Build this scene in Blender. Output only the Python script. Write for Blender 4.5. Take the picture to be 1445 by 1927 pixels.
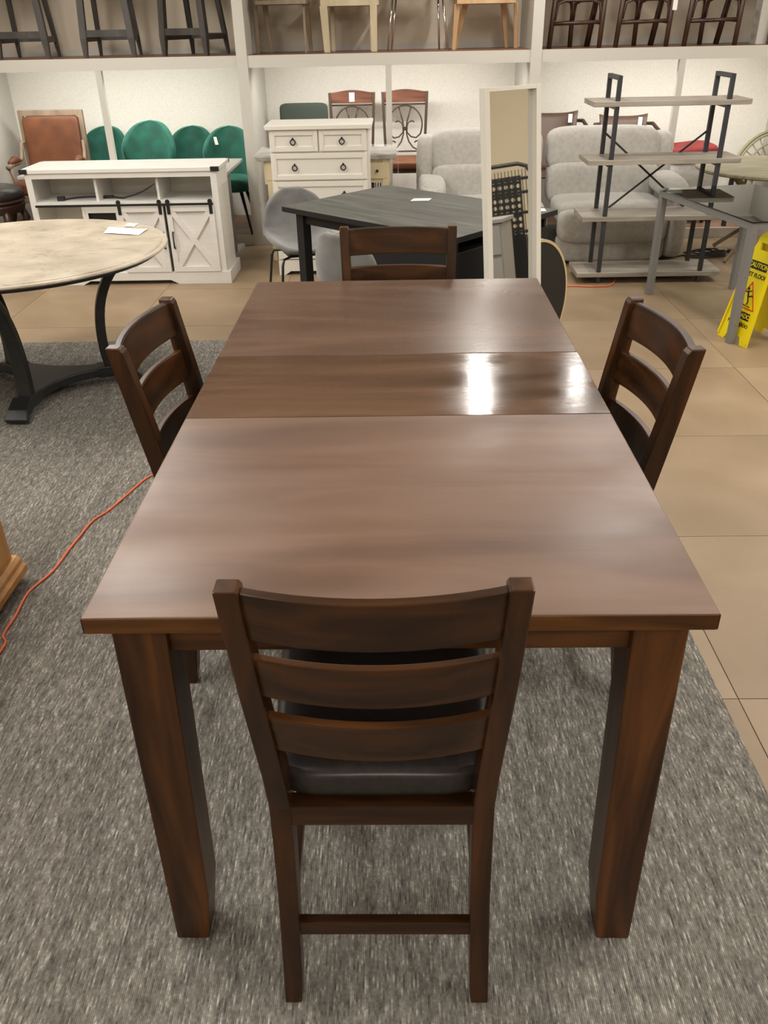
import bpy, bmesh, math, random
from mathutils import Vector, Matrix
random.seed(7)
for o in list(bpy.data.objects): bpy.data.objects.remove(o, do_unlink=True)
S = bpy.context.scene
C = S.collection
PI = math.pi
R = math.radians

# ---------------------------------------------------------------- camera
cam = bpy.data.cameras.new('camera'); camo = bpy.data.objects.new('camera', cam); C.objects.link(camo)
Fw = Vector((-0.01932, 0.85958, -0.51063)); Rt = Vector((0.99977, 0.01173, -0.01808)); Up = Rt.cross(Fw).normalized(); Rt = Fw.cross(Up).normalized(); Fw.normalize()
camo.matrix_world = Matrix(((Rt.x, Up.x, -Fw.x, 0), (Rt.y, Up.y, -Fw.y, 0), (Rt.z, Up.z, -Fw.z, 1.7194), (0, 0, 0, 1)))
cam.sensor_fit = 'VERTICAL'; cam.sensor_height = 24; cam.lens = 1560.0 / 1927 * 24
cam.clip_start = .02; cam.clip_end = 60
S.camera = camo
# ---------------------------------------------------------------- world and lights
w = bpy.data.worlds.new('world'); S.world = w; w.use_nodes = True
w.node_tree.nodes['Background'].inputs[0].default_value = (1, .93, .84, 1)
w.node_tree.nodes['Background'].inputs[1].default_value = .05
vs = S.view_settings; vs.view_transform = 'Standard'; vs.look = 'None'; vs.gamma = 1; vs.use_curve_mapping = False; vs.exposure = -0.12
WARM = (1, .965, .91)
def area(x, y, z, sx, sy, power, rot=(0, 0, 0), col=WARM, name='ceiling_lamp_light'):
    l = bpy.data.lights.new(name, 'AREA'); l.shape = 'RECTANGLE'; l.size = sx; l.size_y = sy; l.energy = power; l.color = col
    o = bpy.data.objects.new(name, l); C.objects.link(o); o.location = (x, y, z); o.rotation_euler = rot
    return o
LAMPS = [(.71, 6.85, 1.0, .055, 27), (1.58, 6.95, .45, .045, 9),          # the pair mirrored in the glossy leaf
         (-2.6, 6.1, 1.2, .6, 44), (3.9, 6.0, 1.2, .6, 38), (3.4, 3.6, 1.2, .6, 55), (-3.4, 3.4, 1.2, .6, 60),
         (1.55, 4.9, 1.2, .3, 42), (-1.75, 4.6, 1.2, .3, 42), (-1.6, 1.6, 1.2, .6, 50), (1.7, 1.4, 1.2, .6, 50),
         (0, -1.6, 1.2, .6, 45), (-3.4, -1.4, 1.2, .6, 50), (3.4, -1.2, 1.2, .6, 50)]
CEIL = 3.0
for (x, y, ly, lx, p) in LAMPS: area(x, y, CEIL - .052, lx, ly, p)
for xc in (-4.79, -2.42, -.055, 2.315, 4.68):                                 # strips under the upper shelf, behind the fascia beam
    area(xc, 7.78, 1.385, 1.9, .06, 16, (R(24), 0, 0), (1, .97, .91), 'shelf_strip_light')

# ---------------------------------------------------------------- materials
def mat(name, col, rough=.5, metal=0, spec=.5, **k):
    m = bpy.data.materials.new(name); m.use_nodes = True
    b = m.node_tree.nodes['Principled BSDF']
    b.inputs['Base Color'].default_value = (*col, 1); b.inputs['Roughness'].default_value = rough
    b.inputs['Metallic'].default_value = metal; b.inputs['Specular IOR Level'].default_value = spec
    for a, v in k.items(): b.inputs[a.replace('_', ' ')].default_value = v
    return m
def lin(r, g, b): return tuple(((c / 255) / 12.92 if c / 255 <= .04045 else ((c / 255 + .055) / 1.055) ** 2.4) for c in (r, g, b))
def N(m, t, **k):
    n = m.node_tree.nodes.new(t)
    for a, v in k.items(): setattr(n, a, v)
    return n
def L(m, a, b): m.node_tree.links.new(a, b)
def tex(m, kind, scale, stretch=(1, 1, 1), rot=(0, 0, 0), **k):
    tc = N(m, 'ShaderNodeTexCoord'); mp = N(m, 'ShaderNodeMapping'); mp.inputs['Scale'].default_value = stretch; mp.inputs['Rotation'].default_value = rot
    L(m, tc.outputs['Object'], mp.inputs[0]); t = N(m, kind); L(m, mp.outputs[0], t.inputs['Vector'])
    if 'Scale' in t.inputs: t.inputs['Scale'].default_value = scale
    for a, v in k.items(): t.inputs[a].default_value = v
    return t
def ramp(m, fac, stops):
    r = N(m, 'ShaderNodeValToRGB'); e = r.color_ramp.elements
    while len(e) < len(stops): e.new(.5)
    for i, (p, c) in enumerate(stops): e[i].position = p; e[i].color = (*c, 1)
    L(m, fac, r.inputs[0]); return r
def bump(m, fac, strength=.2, dist=.01):
    b = N(m, 'ShaderNodeBump'); b.inputs['Strength'].default_value = strength; b.inputs['Distance'].default_value = dist
    L(m, fac, b.inputs['Height']); L(m, b.outputs[0], m.node_tree.nodes['Principled BSDF'].inputs['Normal'])
def noisy(name, stops, scale=8, stretch=(1, 1, 1), rough=.5, spec=.5, detail=4, dist=0, bmp=0, bdist=.005, rvar=None, metal=0, **k):
    m = mat(name, stops[0][1], rough, metal, spec, **k); P_ = m.node_tree.nodes['Principled BSDF']
    t = tex(m, 'ShaderNodeTexNoise', scale, stretch, Detail=detail, Distortion=dist)
    r = ramp(m, t.outputs[0], stops); L(m, r.outputs[0], P_.inputs['Base Color'])
    if rvar:
        mr = N(m, 'ShaderNodeMapRange'); t2 = tex(m, 'ShaderNodeTexNoise', rvar[0], rvar[3] if len(rvar) > 3 else (1, 1, 1), Detail=5)
        mr.inputs[1].default_value = .22; mr.inputs[2].default_value = .78; mr.inputs[3].default_value = rvar[1]; mr.inputs[4].default_value = rvar[2]
        L(m, t2.outputs[0], mr.inputs[0]); L(m, mr.outputs[0], P_.inputs['Roughness'])
    if bmp: bump(m, t.outputs[0], bmp, bdist)
    return m
W_D, W_M, W_L = lin(33, 18, 8), lin(55, 32, 14), lin(80, 47, 20)
M = {}
def wood(name, stops, axis, rough=.3, scale=20, **k):
    k.setdefault('spec', .35)
    st = [7, 7, 7]; st[axis] = .7
    return noisy(name, stops, scale / 7, tuple(st), rough, detail=7, dist=.8, **k)
ms = [(.3, W_D), (.5, W_M), (.72, W_L)]
M['mah_x'] = wood('mahogany_grain_x', ms, 0, .30); M['mah_y'] = wood('mahogany_grain_y', ms, 1, .30); M['mah_z'] = wood('mahogany_grain_z', ms, 2, .30)
ts = [(.3, lin(90, 68, 56)), (.5, lin(106, 82, 68)), (.72, lin(120, 96, 81))]  # dark brown lifted to a paler tone that stands for gloss haze
M['leg_z'] = wood('mahogany_leg_grain', [(.3, lin(44, 24, 9)), (.5, lin(74, 43, 17)), (.72, lin(102, 62, 27))], 2, .34)
M['apron_x'] = wood('mahogany_apron_grain', [(.3, lin(50, 29, 10)), (.5, lin(86, 52, 20)), (.72, lin(114, 72, 30))], 0, .34)
M['top'] = noisy('worn_mahogany_top', ts, 1.3, (1.0, 6, 6), .45, detail=7, dist=.6, rvar=(2.6, .27, .54, (1, 1.6, 1)), Coat_Weight=.0)
M['top_far'] = noisy('worn_mahogany_far_panel', [(.3, lin(78, 57, 46)), (.5, lin(92, 70, 57)), (.72, lin(106, 83, 69))], 1.3, (1.0, 6, 6), .3, detail=7, dist=.6, rvar=(2.6, .20, .34, (1, 1.6, 1)))
M['leaf'] = noisy('glossy_mahogany_leaf', [(.3, lin(60, 42, 31)), (.5, lin(80, 58, 44)), (.72, lin(102, 77, 60))], 1.3, (1.0, 6, 6), .2, detail=7, dist=.6, rvar=(6, .07, .20, (1, 2, 1)))
for k_, st_ in (('top', .10), ('leaf', .16), ('top_far', .12)):          # fine brushed wear across the grain
    t_ = tex(M[k_], 'ShaderNodeTexNoise', 1, (14, 260, 1), Detail=4); bump(M[k_], t_.outputs[0], st_, .0012)
M['leather_dk'] = noisy('black_brown_leather', [(.3, lin(38, 33, 31)), (.7, lin(50, 44, 41))], 60, rough=.38, bmp=.15, bdist=.001)
M['white'] = mat('white_lacquer', lin(226, 222, 212), .35)
M['white_wood'] = noisy('white_painted_wood', [(.3, lin(218, 215, 209)), (.7, lin(226, 223, 217))], 6, (1, 1, 12), .42)
M['shelf_paint'] = mat('warm_grey_paint', lin(196, 192, 183), .5)
M['wall_paint'] = noisy('speckled_cream_wall', [(.36, lin(226, 222, 211)), (.60, lin(237, 234, 226))], 150, rough=.85, detail=3, bmp=.08, bdist=.001)
M['room_wall'] = mat('beige_wall_paint', lin(214, 200, 172), .85)
M['upper_dim_wall'] = noisy('dimmed_back_wall', [(.3, lin(200, 187, 168)), (.7, lin(210, 198, 180))], 1.5, rough=.85)  # same wall as below; the weaker light up here is mixed into the colour
M['chestgrey'] = mat('grey_drawer_laminate', lin(150, 148, 144), .5)
M['ceil'] = mat('ceiling_paint', lin(225, 218, 204), .9)
M['deck'] = noisy('brown_deck_boards', [(.3, lin(122, 88, 66)), (.7, lin(150, 112, 86))], 3, (1, 9, 1), .45)
M['black'] = mat('black_metal', lin(30, 29, 30), .4)
M['blackwood'] = noisy('black_painted_wood', [(.3, lin(26, 27, 28)), (.7, lin(36, 37, 38))], 4, (1, 1, 8), .38)
M['charcoal'] = noisy('charcoal_stained_wood', [(.3, lin(50, 47, 44)), (.7, lin(78, 74, 70))], 4, (3, 3, .6), .5)
M['paper'] = mat('white_paper', lin(240, 238, 232), .7)
M['chrome'] = mat('chrome', (.75, .74, .72), .15, 1)
M['oak'] = noisy('honey_oak', [(.3, lin(150, 102, 48)), (.5, lin(184, 132, 70)), (.72, lin(206, 156, 92))], 1.4, (7, 7, .8), .35, detail=7, dist=1)
M['cord'] = mat('orange_vinyl', lin(222, 106, 62), .5)
M['cord_dk'] = mat('black_vinyl', lin(38, 36, 36), .5)
M['green'] = noisy('emerald_velvet', [(.30, lin(8, 58, 47)), (.5, lin(11, 74, 60)), (.72, lin(18, 92, 76))], 9, rough=.75, detail=3, Sheen_Weight=.5, Sheen_Tint=(.25, .8, .6, 1))
M['greyvelvet'] = noisy('grey_velvet', [(.32, lin(100, 99, 97)), (.7, lin(124, 123, 120))], 7, rough=.85, detail=3, Sheen_Weight=.4)
M['sofa'] = noisy('light_grey_chenille', [(.3, lin(160, 156, 149)), (.7, lin(176, 172, 165))], 30, (1, 1, 1), .95, detail=6, bmp=.15, bdist=.002, Sheen_Weight=.2)
M['tan'] = noisy('worn_brown_leather', [(.3, lin(84, 47, 26)), (.7, lin(118, 70, 40))], 6, rough=.55, detail=5)
M['weathered'] = noisy('weathered_grey_wood', [(.3, lin(112, 96, 78)), (.7, lin(146, 128, 106))], 5, (2, 2, .6), .6)
M['greywood'] = noisy('grey_oak_laminate', [(.3, lin(128, 120, 108)), (.55, lin(158, 150, 138)), (.75, lin(176, 168, 156))], 2, (1, 9, 9), .5, detail=6, dist=.6)
M['gunmetal'] = noisy('dark_gunmetal', [(.3, lin(44, 46, 50)), (.7, lin(54, 56, 60))], 3, rough=.45)
M['greymetal'] = mat('grey_powder_coat', lin(128, 127, 126), .42)
M['ash'] = noisy('charcoal_ash_desktop', [(.3, lin(62, 64, 60)), (.5, lin(82, 84, 80)), (.7, lin(98, 100, 95))], 1.6, (1.2, 9, 9), .42, detail=7, dist=1.2)
M['cherry'] = noisy('reddish_cherry_wood', [(.3, lin(84, 50, 36)), (.7, lin(126, 82, 62))], 3, (1, 1, 8), .35, detail=5)
M['iron'] = mat('brown_bronze_iron', lin(74, 58, 48), .4, .4)
M['espresso'] = mat('espresso_wood', lin(58, 38, 30), .4)
M['cream'] = noisy('cream_painted_wood', [(.3, lin(206, 190, 152)), (.7, lin(220, 206, 172))], 5, (2, 2, .6), .45)
M['marble'] = noisy('grey_marbled_top', [(.3, lin(140, 136, 128)), (.7, lin(186, 180, 170))], 6, rough=.25, detail=6, dist=1)
M['bottle'] = mat('dark_green_upholstery', lin(56, 64, 56), .8)
M['brownleather'] = mat('chocolate_sling_leather', lin(96, 74, 62), .5)
M['red'] = noisy('red_cloth', [(.3, lin(108, 27, 28)), (.7, lin(132, 38, 38))], 5, rough=.8)
M['olive'] = noisy('weathered_olive_wood', [(.3, lin(120, 114, 90)), (.7, lin(150, 144, 118))], 3, (1, 8, 1), .5)
M['sage'] = mat('sage_rattan_cane', lin(146, 142, 112), .6)
M['yellow'] = mat('yellow_plastic', lin(236, 214, 14), .4, Subsurface_Weight=.0)
M['ink'] = mat('black_print', lin(24, 22, 14), .5)
M['redprint'] = mat('red_print', lin(214, 72, 24), .5)
M['greenink'] = mat('yellow_print', lin(226, 208, 40), .5)
M['creamwood'] = noisy('cream_washed_wood', [(.3, lin(178, 164, 134)), (.7, lin(206, 192, 162))], 4, (3, 3, .6), .6)
M['lightoak'] = noisy('light_oak', [(.3, lin(184, 148, 108)), (.7, lin(212, 178, 136))], 4, (3, 3, .6), .5)
M['greige'] = noisy('greige_wood', [(.3, lin(128, 112, 92)), (.7, lin(158, 142, 120))], 4, (3, 3, .6), .6)
M['rattan'] = noisy('dark_brown_rattan', [(.3, lin(44, 28, 20)), (.7, lin(78, 52, 38))], 6, (2, 2, .6), .35)
M['mirror'] = mat('mirror_silver', (.86, .87, .85), .02, 1)
M['disc_black'] = mat('matte_black_board', lin(22, 22, 23), .6)
M['tape'] = mat('tan_edge_band', lin(202, 180, 138), .5)
M['greydesk'] = mat('pale_grey_laminate', lin(176, 174, 166), .4)
M['emit'] = mat('lamp_diffuser', (1, .95, .85), .5, Emission_Color=(1, .93, .8, 1), Emission_Strength=3.0)
M['plastic'] = mat('clear_plastic_wrap', (.95, .95, .93), .18, Transmission_Weight=0, Alpha=.22)
g = M['glass'] = bpy.data.materials.new('table_glass'); g.use_nodes = True; g.node_tree.nodes.clear()
_o = N(g, 'ShaderNodeOutputMaterial'); _m = N(g, 'ShaderNodeMixShader'); _t = N(g, 'ShaderNodeBsdfTransparent'); _g = N(g, 'ShaderNodeBsdfGlossy'); _f = N(g, 'ShaderNodeFresnel')
_t.inputs[0].default_value = (.80, .90, .86, 1); _g.inputs['Roughness'].default_value = .02; _f.inputs[0].default_value = 2.1
L(g, _f.outputs[0], _m.inputs[0]); L(g, _t.outputs[0], _m.inputs[1]); L(g, _g.outputs[0], _m.inputs[2]); L(g, _m.outputs[0], _o.inputs[0])
# stone table top
m = M['stone'] = mat('beige_marble', lin(196, 178, 150), .3); Pb = m.node_tree.nodes['Principled BSDF']
t1 = tex(m, 'ShaderNodeTexNoise', 5, Detail=8); r1 = ramp(m, t1.outputs[0], [(.3, lin(156, 144, 126)), (.5, lin(176, 164, 145)), (.7, lin(192, 181, 163))])
t2 = tex(m, 'ShaderNodeTexNoise', 2.2, (1, 2.2, 1), Detail=10, Distortion=1.6); r2 = ramp(m, t2.outputs[0], [(.485, (1, 1, 1)), (.5, (.52, .47, .4)), (.515, (1, 1, 1))])
mx = N(m, 'ShaderNodeMixRGB', blend_type='MULTIPLY'); mx.inputs[0].default_value = .6; L(m, r1.outputs[0], mx.inputs[1]); L(m, r2.outputs[0], mx.inputs[2]); L(m, mx.outputs[0], Pb.inputs['Base Color'])
# floor tile
m = M['tile'] = noisy('beige_floor_tile', [(.3, lin(132, 112, 87)), (.5, lin(145, 124, 98)), (.7, lin(157, 136, 109))], 1.6, rough=.4, detail=8, dist=.4, rvar=(3, .38, .52))
M['grout'] = mat('floor_joint', lin(122, 104, 82), .7)
# carpet: pale threads running away from the camera over dark grey
m = M['carpet'] = mat('grey_striped_carpet', lin(110, 105, 98), .98, 0, .1); Pb = m.node_tree.nodes['Principled BSDF']
def mth(op, a, b=None):
    n = N(m, 'ShaderNodeMath', operation=op)
    for k, v in enumerate((a, b)):
        if v is None: continue
        if isinstance(v, (int, float)): n.inputs[k].default_value = v
        else: L(m, v, n.inputs[k])
    return n.outputs[0]
tc = N(m, 'ShaderNodeTexCoord'); sx_ = N(m, 'ShaderNodeSeparateXYZ'); L(m, tc.outputs['Object'], sx_.inputs[0])
rib = mth('MULTIPLY', mth('ADD', sx_.outputs[0], mth('MULTIPLY', sx_.outputs[1], .012)), 240.0)            # one rib every 4 mm
cell = mth('FLOOR', rib); fr = mth('FRACT', rib)
cb_ = N(m, 'ShaderNodeCombineXYZ'); L(m, mth('MULTIPLY', cell, 7.31), cb_.inputs[0]); L(m, mth('MULTIPLY', sx_.outputs[1], 22.0), cb_.inputs[1])
n1 = N(m, 'ShaderNodeTexNoise'); n1.inputs['Scale'].default_value = 1; n1.inputs['Detail'].default_value = 3; n1.inputs['Roughness'].default_value = .75; L(m, cb_.outputs[0], n1.inputs['Vector'])
r1 = ramp(m, n1.outputs[0], [(.33, lin(86, 83, 79)), (.48, lin(121, 117, 110)), (.57, lin(141, 137, 129)), (.70, lin(192, 187, 176))])
t2 = tex(m, 'ShaderNodeTexNoise', 1, (26, 1.8, 1), Detail=4); r2 = ramp(m, t2.outputs[0], [(.3, (.80, .80, .80)), (.7, (1.12, 1.12, 1.12))])
mx = N(m, 'ShaderNodeMixRGB', blend_type='MULTIPLY'); mx.inputs[0].default_value = 1; L(m, r1.outputs[0], mx.inputs[1]); L(m, r2.outputs[0], mx.inputs[2]); L(m, mx.outputs[0], Pb.inputs['Base Color'])
hgt = mth('ADD', mth('MULTIPLY', mth('SINE', mth('MULTIPLY', fr, PI)), .7), mth('MULTIPLY', n1.outputs[0], .6))
bump(m, hgt, .6, .003)

# ---------------------------------------------------------------- mesh helpers
class B:
    def __init__(s): s.bm = bmesh.new()
    def _poly(s, vs, faces, mtx=None):
        v = [s.bm.verts.new(mtx @ Vector(p) if mtx else p) for p in vs]
        for f in faces:
            try: s.bm.faces.new([v[i] for i in f])
            except ValueError: pass
        return s
    def bx(s, x0, x1, y0, y1, z0, z1, mtx=None):
        vs = [(x0, y0, z0), (x1, y0, z0), (x1, y1, z0), (x0, y1, z0), (x0, y0, z1), (x1, y0, z1), (x1, y1, z1), (x0, y1, z1)]
        return s._poly(vs, [(0, 3, 2, 1), (4, 5, 6, 7), (0, 1, 5, 4), (1, 2, 6, 5), (2, 3, 7, 6), (3, 0, 4, 7)], mtx)
    def loft(s, rings, cap=True, closed=True):
        n = len(rings[0]); vs = [p for r in rings for p in r]; f = []
        for i in range(len(rings) - 1):
            for j in range(n if closed else n - 1):
                k = (j + 1) % n; f.append((i * n + j, i * n + k, (i + 1) * n + k, (i + 1) * n + j))
        if cap: f.append(tuple(range(n))[::-1]); f.append(tuple(range((len(rings) - 1) * n, len(rings) * n)))
        return s._poly(vs, f)
    def prism(s, pts, a, b, ax=2):
        def P(p, h): return (p[0], p[1], h) if ax == 2 else ((h, p[0], p[1]) if ax == 0 else (p[0], h, p[1]))
        return s.loft([[P(p, a) for p in pts], [P(p, b) for p in pts]])
    def beam(s, p0, p1, w, h, up=(0, 0, 1), w1=None, h1=None):
        p0, p1 = Vector(p0), Vector(p1); d = (p1 - p0).normalized(); u = Vector(up)
        if abs(d.dot(u)) > .99: u = Vector((0, 1, 0))
        sd = d.cross(u).normalized(); u = sd.cross(d)
        w1 = w if w1 is None else w1; h1 = h if h1 is None else h1
        def r(p, w, h): return [p + sd * a * w / 2 + u * b * h / 2 for a, b in ((-1, -1), (1, -1), (1, 1), (-1, 1))]
        return s.loft([r(p0, w, h), r(p1, w1, h1)])
    def tube(s, pts, r, n=8, closed=False):
        pts = [Vector(p) for p in pts]; m = len(pts); rings = []
        prev = None
        for i, p in enumerate(pts):
            if closed: d = pts[(i + 1) % m] - pts[i - 1]
            else: d = pts[min(i + 1, m - 1)] - pts[max(i - 1, 0)]
            d.normalize()
            if prev is None:
                u = Vector((0, 0, 1)) if abs(d.z) < .9 else Vector((1, 0, 0))
            else: u = prev
            a = (u - d * u.dot(d)).normalized(); b = d.cross(a); prev = a
            rr = r[i] if isinstance(r, (list, tuple)) else r
            rings.append([p + a * math.cos(2 * PI * k / n) * rr + b * math.sin(2 * PI * k / n) * rr for k in range(n)])
        if closed: rings.append(rings[0]); return s.loft(rings, cap=False)
        return s.loft(rings)
    def ribbon(s, pts, w, h, up=(0, 0, 1)):
        pts = [Vector(p) for p in pts]; m = len(pts); rings = []
        for i, p in enumerate(pts):
            d = (pts[min(i + 1, m - 1)] - pts[max(i - 1, 0)]).normalized(); u = Vector(up)
            sd = d.cross(u).normalized(); u = sd.cross(d)
            ww = w[i] if isinstance(w, (list, tuple)) else w; hh = h[i] if isinstance(h, (list, tuple)) else h
            rings.append([p + sd * a * ww / 2 + u * b * hh / 2 for a, b in ((-1, -1), (1, -1), (1, 1), (-1, 1))])
        return s.loft(rings)
    def lathe(s, prof, n=48, c=(0, 0, 0), cap=True):
        return s.loft([[(c[0] + r * math.cos(2 * PI * k / n), c[1] + r * math.sin(2 * PI * k / n), c[2] + z) for k in range(n)] for r, z in prof], cap=cap)
    def cyl(s, p0, p1, r0, r1=None, n=12): return s.tube([p0, p1], [r0, r0 if r1 is None else r1], n)
    def puff(s, c, sz, p=5, n=8, mtx=None, sag=0):
        f = lambda i: -1 + 2 * i / n; vid = {}; vs = []; fs = []
        def v(a, b, d):
            k = (round(a, 5), round(b, 5), round(d, 5))
            if k not in vid:
                # even out the grid, then round to a superellipsoid
                q = (abs(a) ** p + abs(b) ** p + abs(d) ** p) ** (1 / p)
                P = Vector((c[0] + a / q * sz[0] / 2, c[1] + b / q * sz[1] / 2, c[2] + d / q * sz[2] / 2))
                vid[k] = len(vs); vs.append(P)
            return vid[k]
        for ax in range(3):
            for sg in (-1, 1):
                for i in range(n):
                    for j in range(n):
                        q = []
                        for (u, w_) in ((i, j), (i + 1, j), (i + 1, j + 1), (i, j + 1)):
                            t = [f(u), f(w_)]; t.insert(ax, sg); q.append(v(*t))
                        flip = (sg > 0) == (ax == 1)
                        fs.append(tuple(q[::-1] if flip else q))
        return s._poly(vs, fs, mtx)
    def grid(s, fn, nu, nv):
        vs = [fn(i / nu, j / nv) for i in range(nu + 1) for j in range(nv + 1)]
        return s._poly(vs, [(i * (nv + 1) + j, (i + 1) * (nv + 1) + j, (i + 1) * (nv + 1) + j + 1, i * (nv + 1) + j + 1) for i in range(nu) for j in range(nv)])
    def map(s, fn):
        for v in s.bm.verts: v.co = Vector(fn(*v.co))
        return s
    def done(s, name, m, parent=None, bev=0, smooth=False, solid=0, sub=0, loc=None):
        bmesh.ops.remove_doubles(s.bm, verts=s.bm.verts, dist=1e-6)
        bmesh.ops.recalc_face_normals(s.bm, faces=s.bm.faces)
        me = bpy.data.meshes.new(name); s.bm.to_mesh(me); s.bm.free()
        o = bpy.data.objects.new(name, me); C.objects.link(o)
        me.materials.append(M[m] if isinstance(m, str) else m)
        if smooth:
            for p in me.polygons: p.use_smooth = True
        if parent: o.parent = parent
        if loc: o.location = loc
        if solid: md = o.modifiers.new('thick', 'SOLIDIFY'); md.thickness = solid; md.offset = 0
        if sub: md = o.modifiers.new('sub', 'SUBSURF'); md.levels = sub; md.render_levels = sub
        if bev: md = o.modifiers.new('bevel', 'BEVEL'); md.width = bev; md.segments = 2; md.limit_method = 'ANGLE'; md.angle_limit = R(35)
        return o
def thing(name, label, cat, loc=(0, 0, 0), rz=0, group=None):
    o = bpy.data.objects.new(name, None); C.objects.link(o); o.location = loc; o.rotation_euler = (0, 0, R(rz)); o.empty_display_size = .1
    o['label'] = label; o['category'] = cat
    if group: o['group'] = group
    return o
def tag(o, label, cat, group=None, kind=None):
    o['label'] = label; o['category'] = cat
    if group: o['group'] = group
    if kind: o['kind'] = kind
    return o
def struct(o): o['kind'] = 'structure'; return o
KIDS = {}
def kids(o): return [c for c in bpy.data.objects if c.parent == o]
def dup(root, loc, rz, label, **k):
    r = root.copy(); C.objects.link(r); r.location = loc; r.rotation_euler = (0, 0, R(rz)); r['label'] = label
    for a, v in k.items(): r[a] = v
    for ch in kids(root):
        c = ch.copy(); C.objects.link(c); c.parent = r
        for g_ in kids(ch):
            d = g_.copy(); C.objects.link(d); d.parent = c
    return r
def smooth_path(p, n=5):
    out = []
    for i in range(len(p) - 1):
        a, b_, c, d = p[max(i - 1, 0)], p[i], p[i + 1], p[min(i + 2, len(p) - 1)]
        for k in range(n):
            t = k / n; out.append(tuple(.5 * ((2 * b_[j]) + (-a[j] + c[j]) * t + (2 * a[j] - 5 * b_[j] + 4 * c[j] - d[j]) * t * t + (-a[j] + 3 * b_[j] - 3 * c[j] + d[j]) * t ** 3) for j in range(len(b_))))
    return out + [p[-1]]
def arc(n, f): return [f(i / n) for i in range(n + 1)]
def text(body, size, mtx, m, name, parent, ext=.0006):
    cu = bpy.data.curves.new(name, 'FONT'); cu.body = body; cu.size = size; cu.align_x = 'CENTER'; cu.align_y = 'CENTER'; cu.extrude = ext; cu.offset = size * .02
    to = bpy.data.objects.new(name, cu); C.objects.link(to)
    bpy.context.view_layer.update()
    me = bpy.data.meshes.new_from_object(to.evaluated_get(bpy.context.evaluated_depsgraph_get()))
    bpy.data.objects.remove(to); me.materials.clear(); me.materials.append(M[m]); me.transform(mtx)
    o = bpy.data.objects.new(name, me); C.objects.link(o); o.parent = parent
    return o

# ---------------------------------------------------------------- room shell
fl = struct(B().bx(-6, 6, -4, 8.6, -.12, -.004).done('floor', 'grout'))
TX, TY = .91, .88
tile_me = B().bx(.0015, TX - .0015, .0015, TY - .0015, -.02, 0).done('floor_tile', 'tile', fl, bev=0)
first = True
for i in range(-5, 5):
    for j in range(-1, 8):
        x, y = .98 + i * TX, .93 + j * TY
        if x > 5 or x < -3.8: continue
        if x + TX < -1.2 and y + TY < 4.0: continue
        o = tile_me if first else tile_me.copy()
        if not first: C.objects.link(o)
        o.location = (x, y, random.uniform(-.0006, 0)); first = False
struct(B().bx(-6, 6, 8.55, 8.7, -.1, 3.1).done('wall_back', 'wall_paint'))
struct(B().bx(-6.1, -6, -4, 8.7, -.1, 3.1).done('wall_left', 'room_wall'))
struct(B().bx(6, 6.1, -4, 8.7, -.1, 3.1).done('wall_right', 'room_wall'))
struct(B().bx(-6, 6, -4.1, -4, -.1, 3.1).done('wall_front', 'room_wall'))
struct(B().bx(-6, 6, -4, 8.6, CEIL, CEIL + .1).done('ceiling', 'ceil'))
for k_, (x, y, ly, lx, p) in enumerate(LAMPS):
    lb = ('slim ceiling lamp mirrored brightest in the glossy table leaf', 'slim ceiling lamp mirrored at the right end of the glossy table leaf')[k_] if k_ < 2 else 'wide rectangular ceiling lamp above the showroom, outside the view'
    t = thing('ceiling_lamp', lb, 'lamp', (x, y, CEIL), 0, 'ceiling lamps above the showroom' if k_ > 1 else None)
    b = B(); a, c = lx / 2 + .03, ly / 2 + .03
    b.bx(-a, a, -c, -c + .03, -.05, 0).bx(-a, a, c - .03, c, -.05, 0).bx(-a, -a + .03, -c + .03, c - .03, -.05, 0).bx(a - .03, a, -c + .03, c - .03, -.05, 0)
    b.done('frame', 'white', t)
    B().bx(-a + .03, a - .03, -c + .03, c - .03, -.045, -.01).done('diffuser', 'emit', t)
# carpet, a free-lying field of carpet tiles in front
cp = B().prism([(-6, -4), (.93, -4), (.93, 5.02), (-6, 5.02)], 0, .007).done('carpet', 'carpet')
tag(cp, 'grey streaked carpet with pale threads under the large brown table', 'carpet')
cp2 = B().prism([(3.56, 7.55), (3.56, 6.5), (5.8, 6.3), (5.8, 7.55)], 0, .007).done('carpet', 'carpet')
tag(cp2, 'strip of plain grey carpet on the floor below the rattan armchair', 'carpet')

# ---------------------------------------------------------------- display shelving along the back wall
DS = struct(thing('trim_1', 'full-width grey-white built-in display shelving on the back wall', 'shelving'))
for k_ in ('label', 'category'): del DS[k_]
YF = 7.62; YB = 8.55; DECK = 1.487
B().bx(-5.95, 5.95, YF + .02, YB - .001, DECK - .03, DECK).done('upper_shelf', 'deck', DS)
B().bx(-5.95, 5.95, YF + .02, YB - .001, .0, .08).done('platform', 'deck', DS)
B().bx(-5.95, 5.95, YF, YF + .02, 0, .083).done('curb', 'shelf_paint', DS)
B().bx(-5.95, 5.95, YF, YF + .02, DECK - .085, DECK + .003).done('beam', 'shelf_paint', DS)
B().bx(-5.95, 5.95, YF + .02, YB - .001, DECK - .06, DECK - .03).done('soffit', 'wall_paint', DS)
B().bx(-5.95, 5.95, YB - .014, YB - .001, DECK, DECK + .05).done('back_ledge', 'shelf_paint', DS)
B().bx(-5.95, 5.95, YB - .01, YB - .001, DECK + .05, CEIL - .001).done('upper_wall_dimmed', 'upper_dim_wall', DS)  # thin sheet over the back wall, coloured for its weaker light
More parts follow.
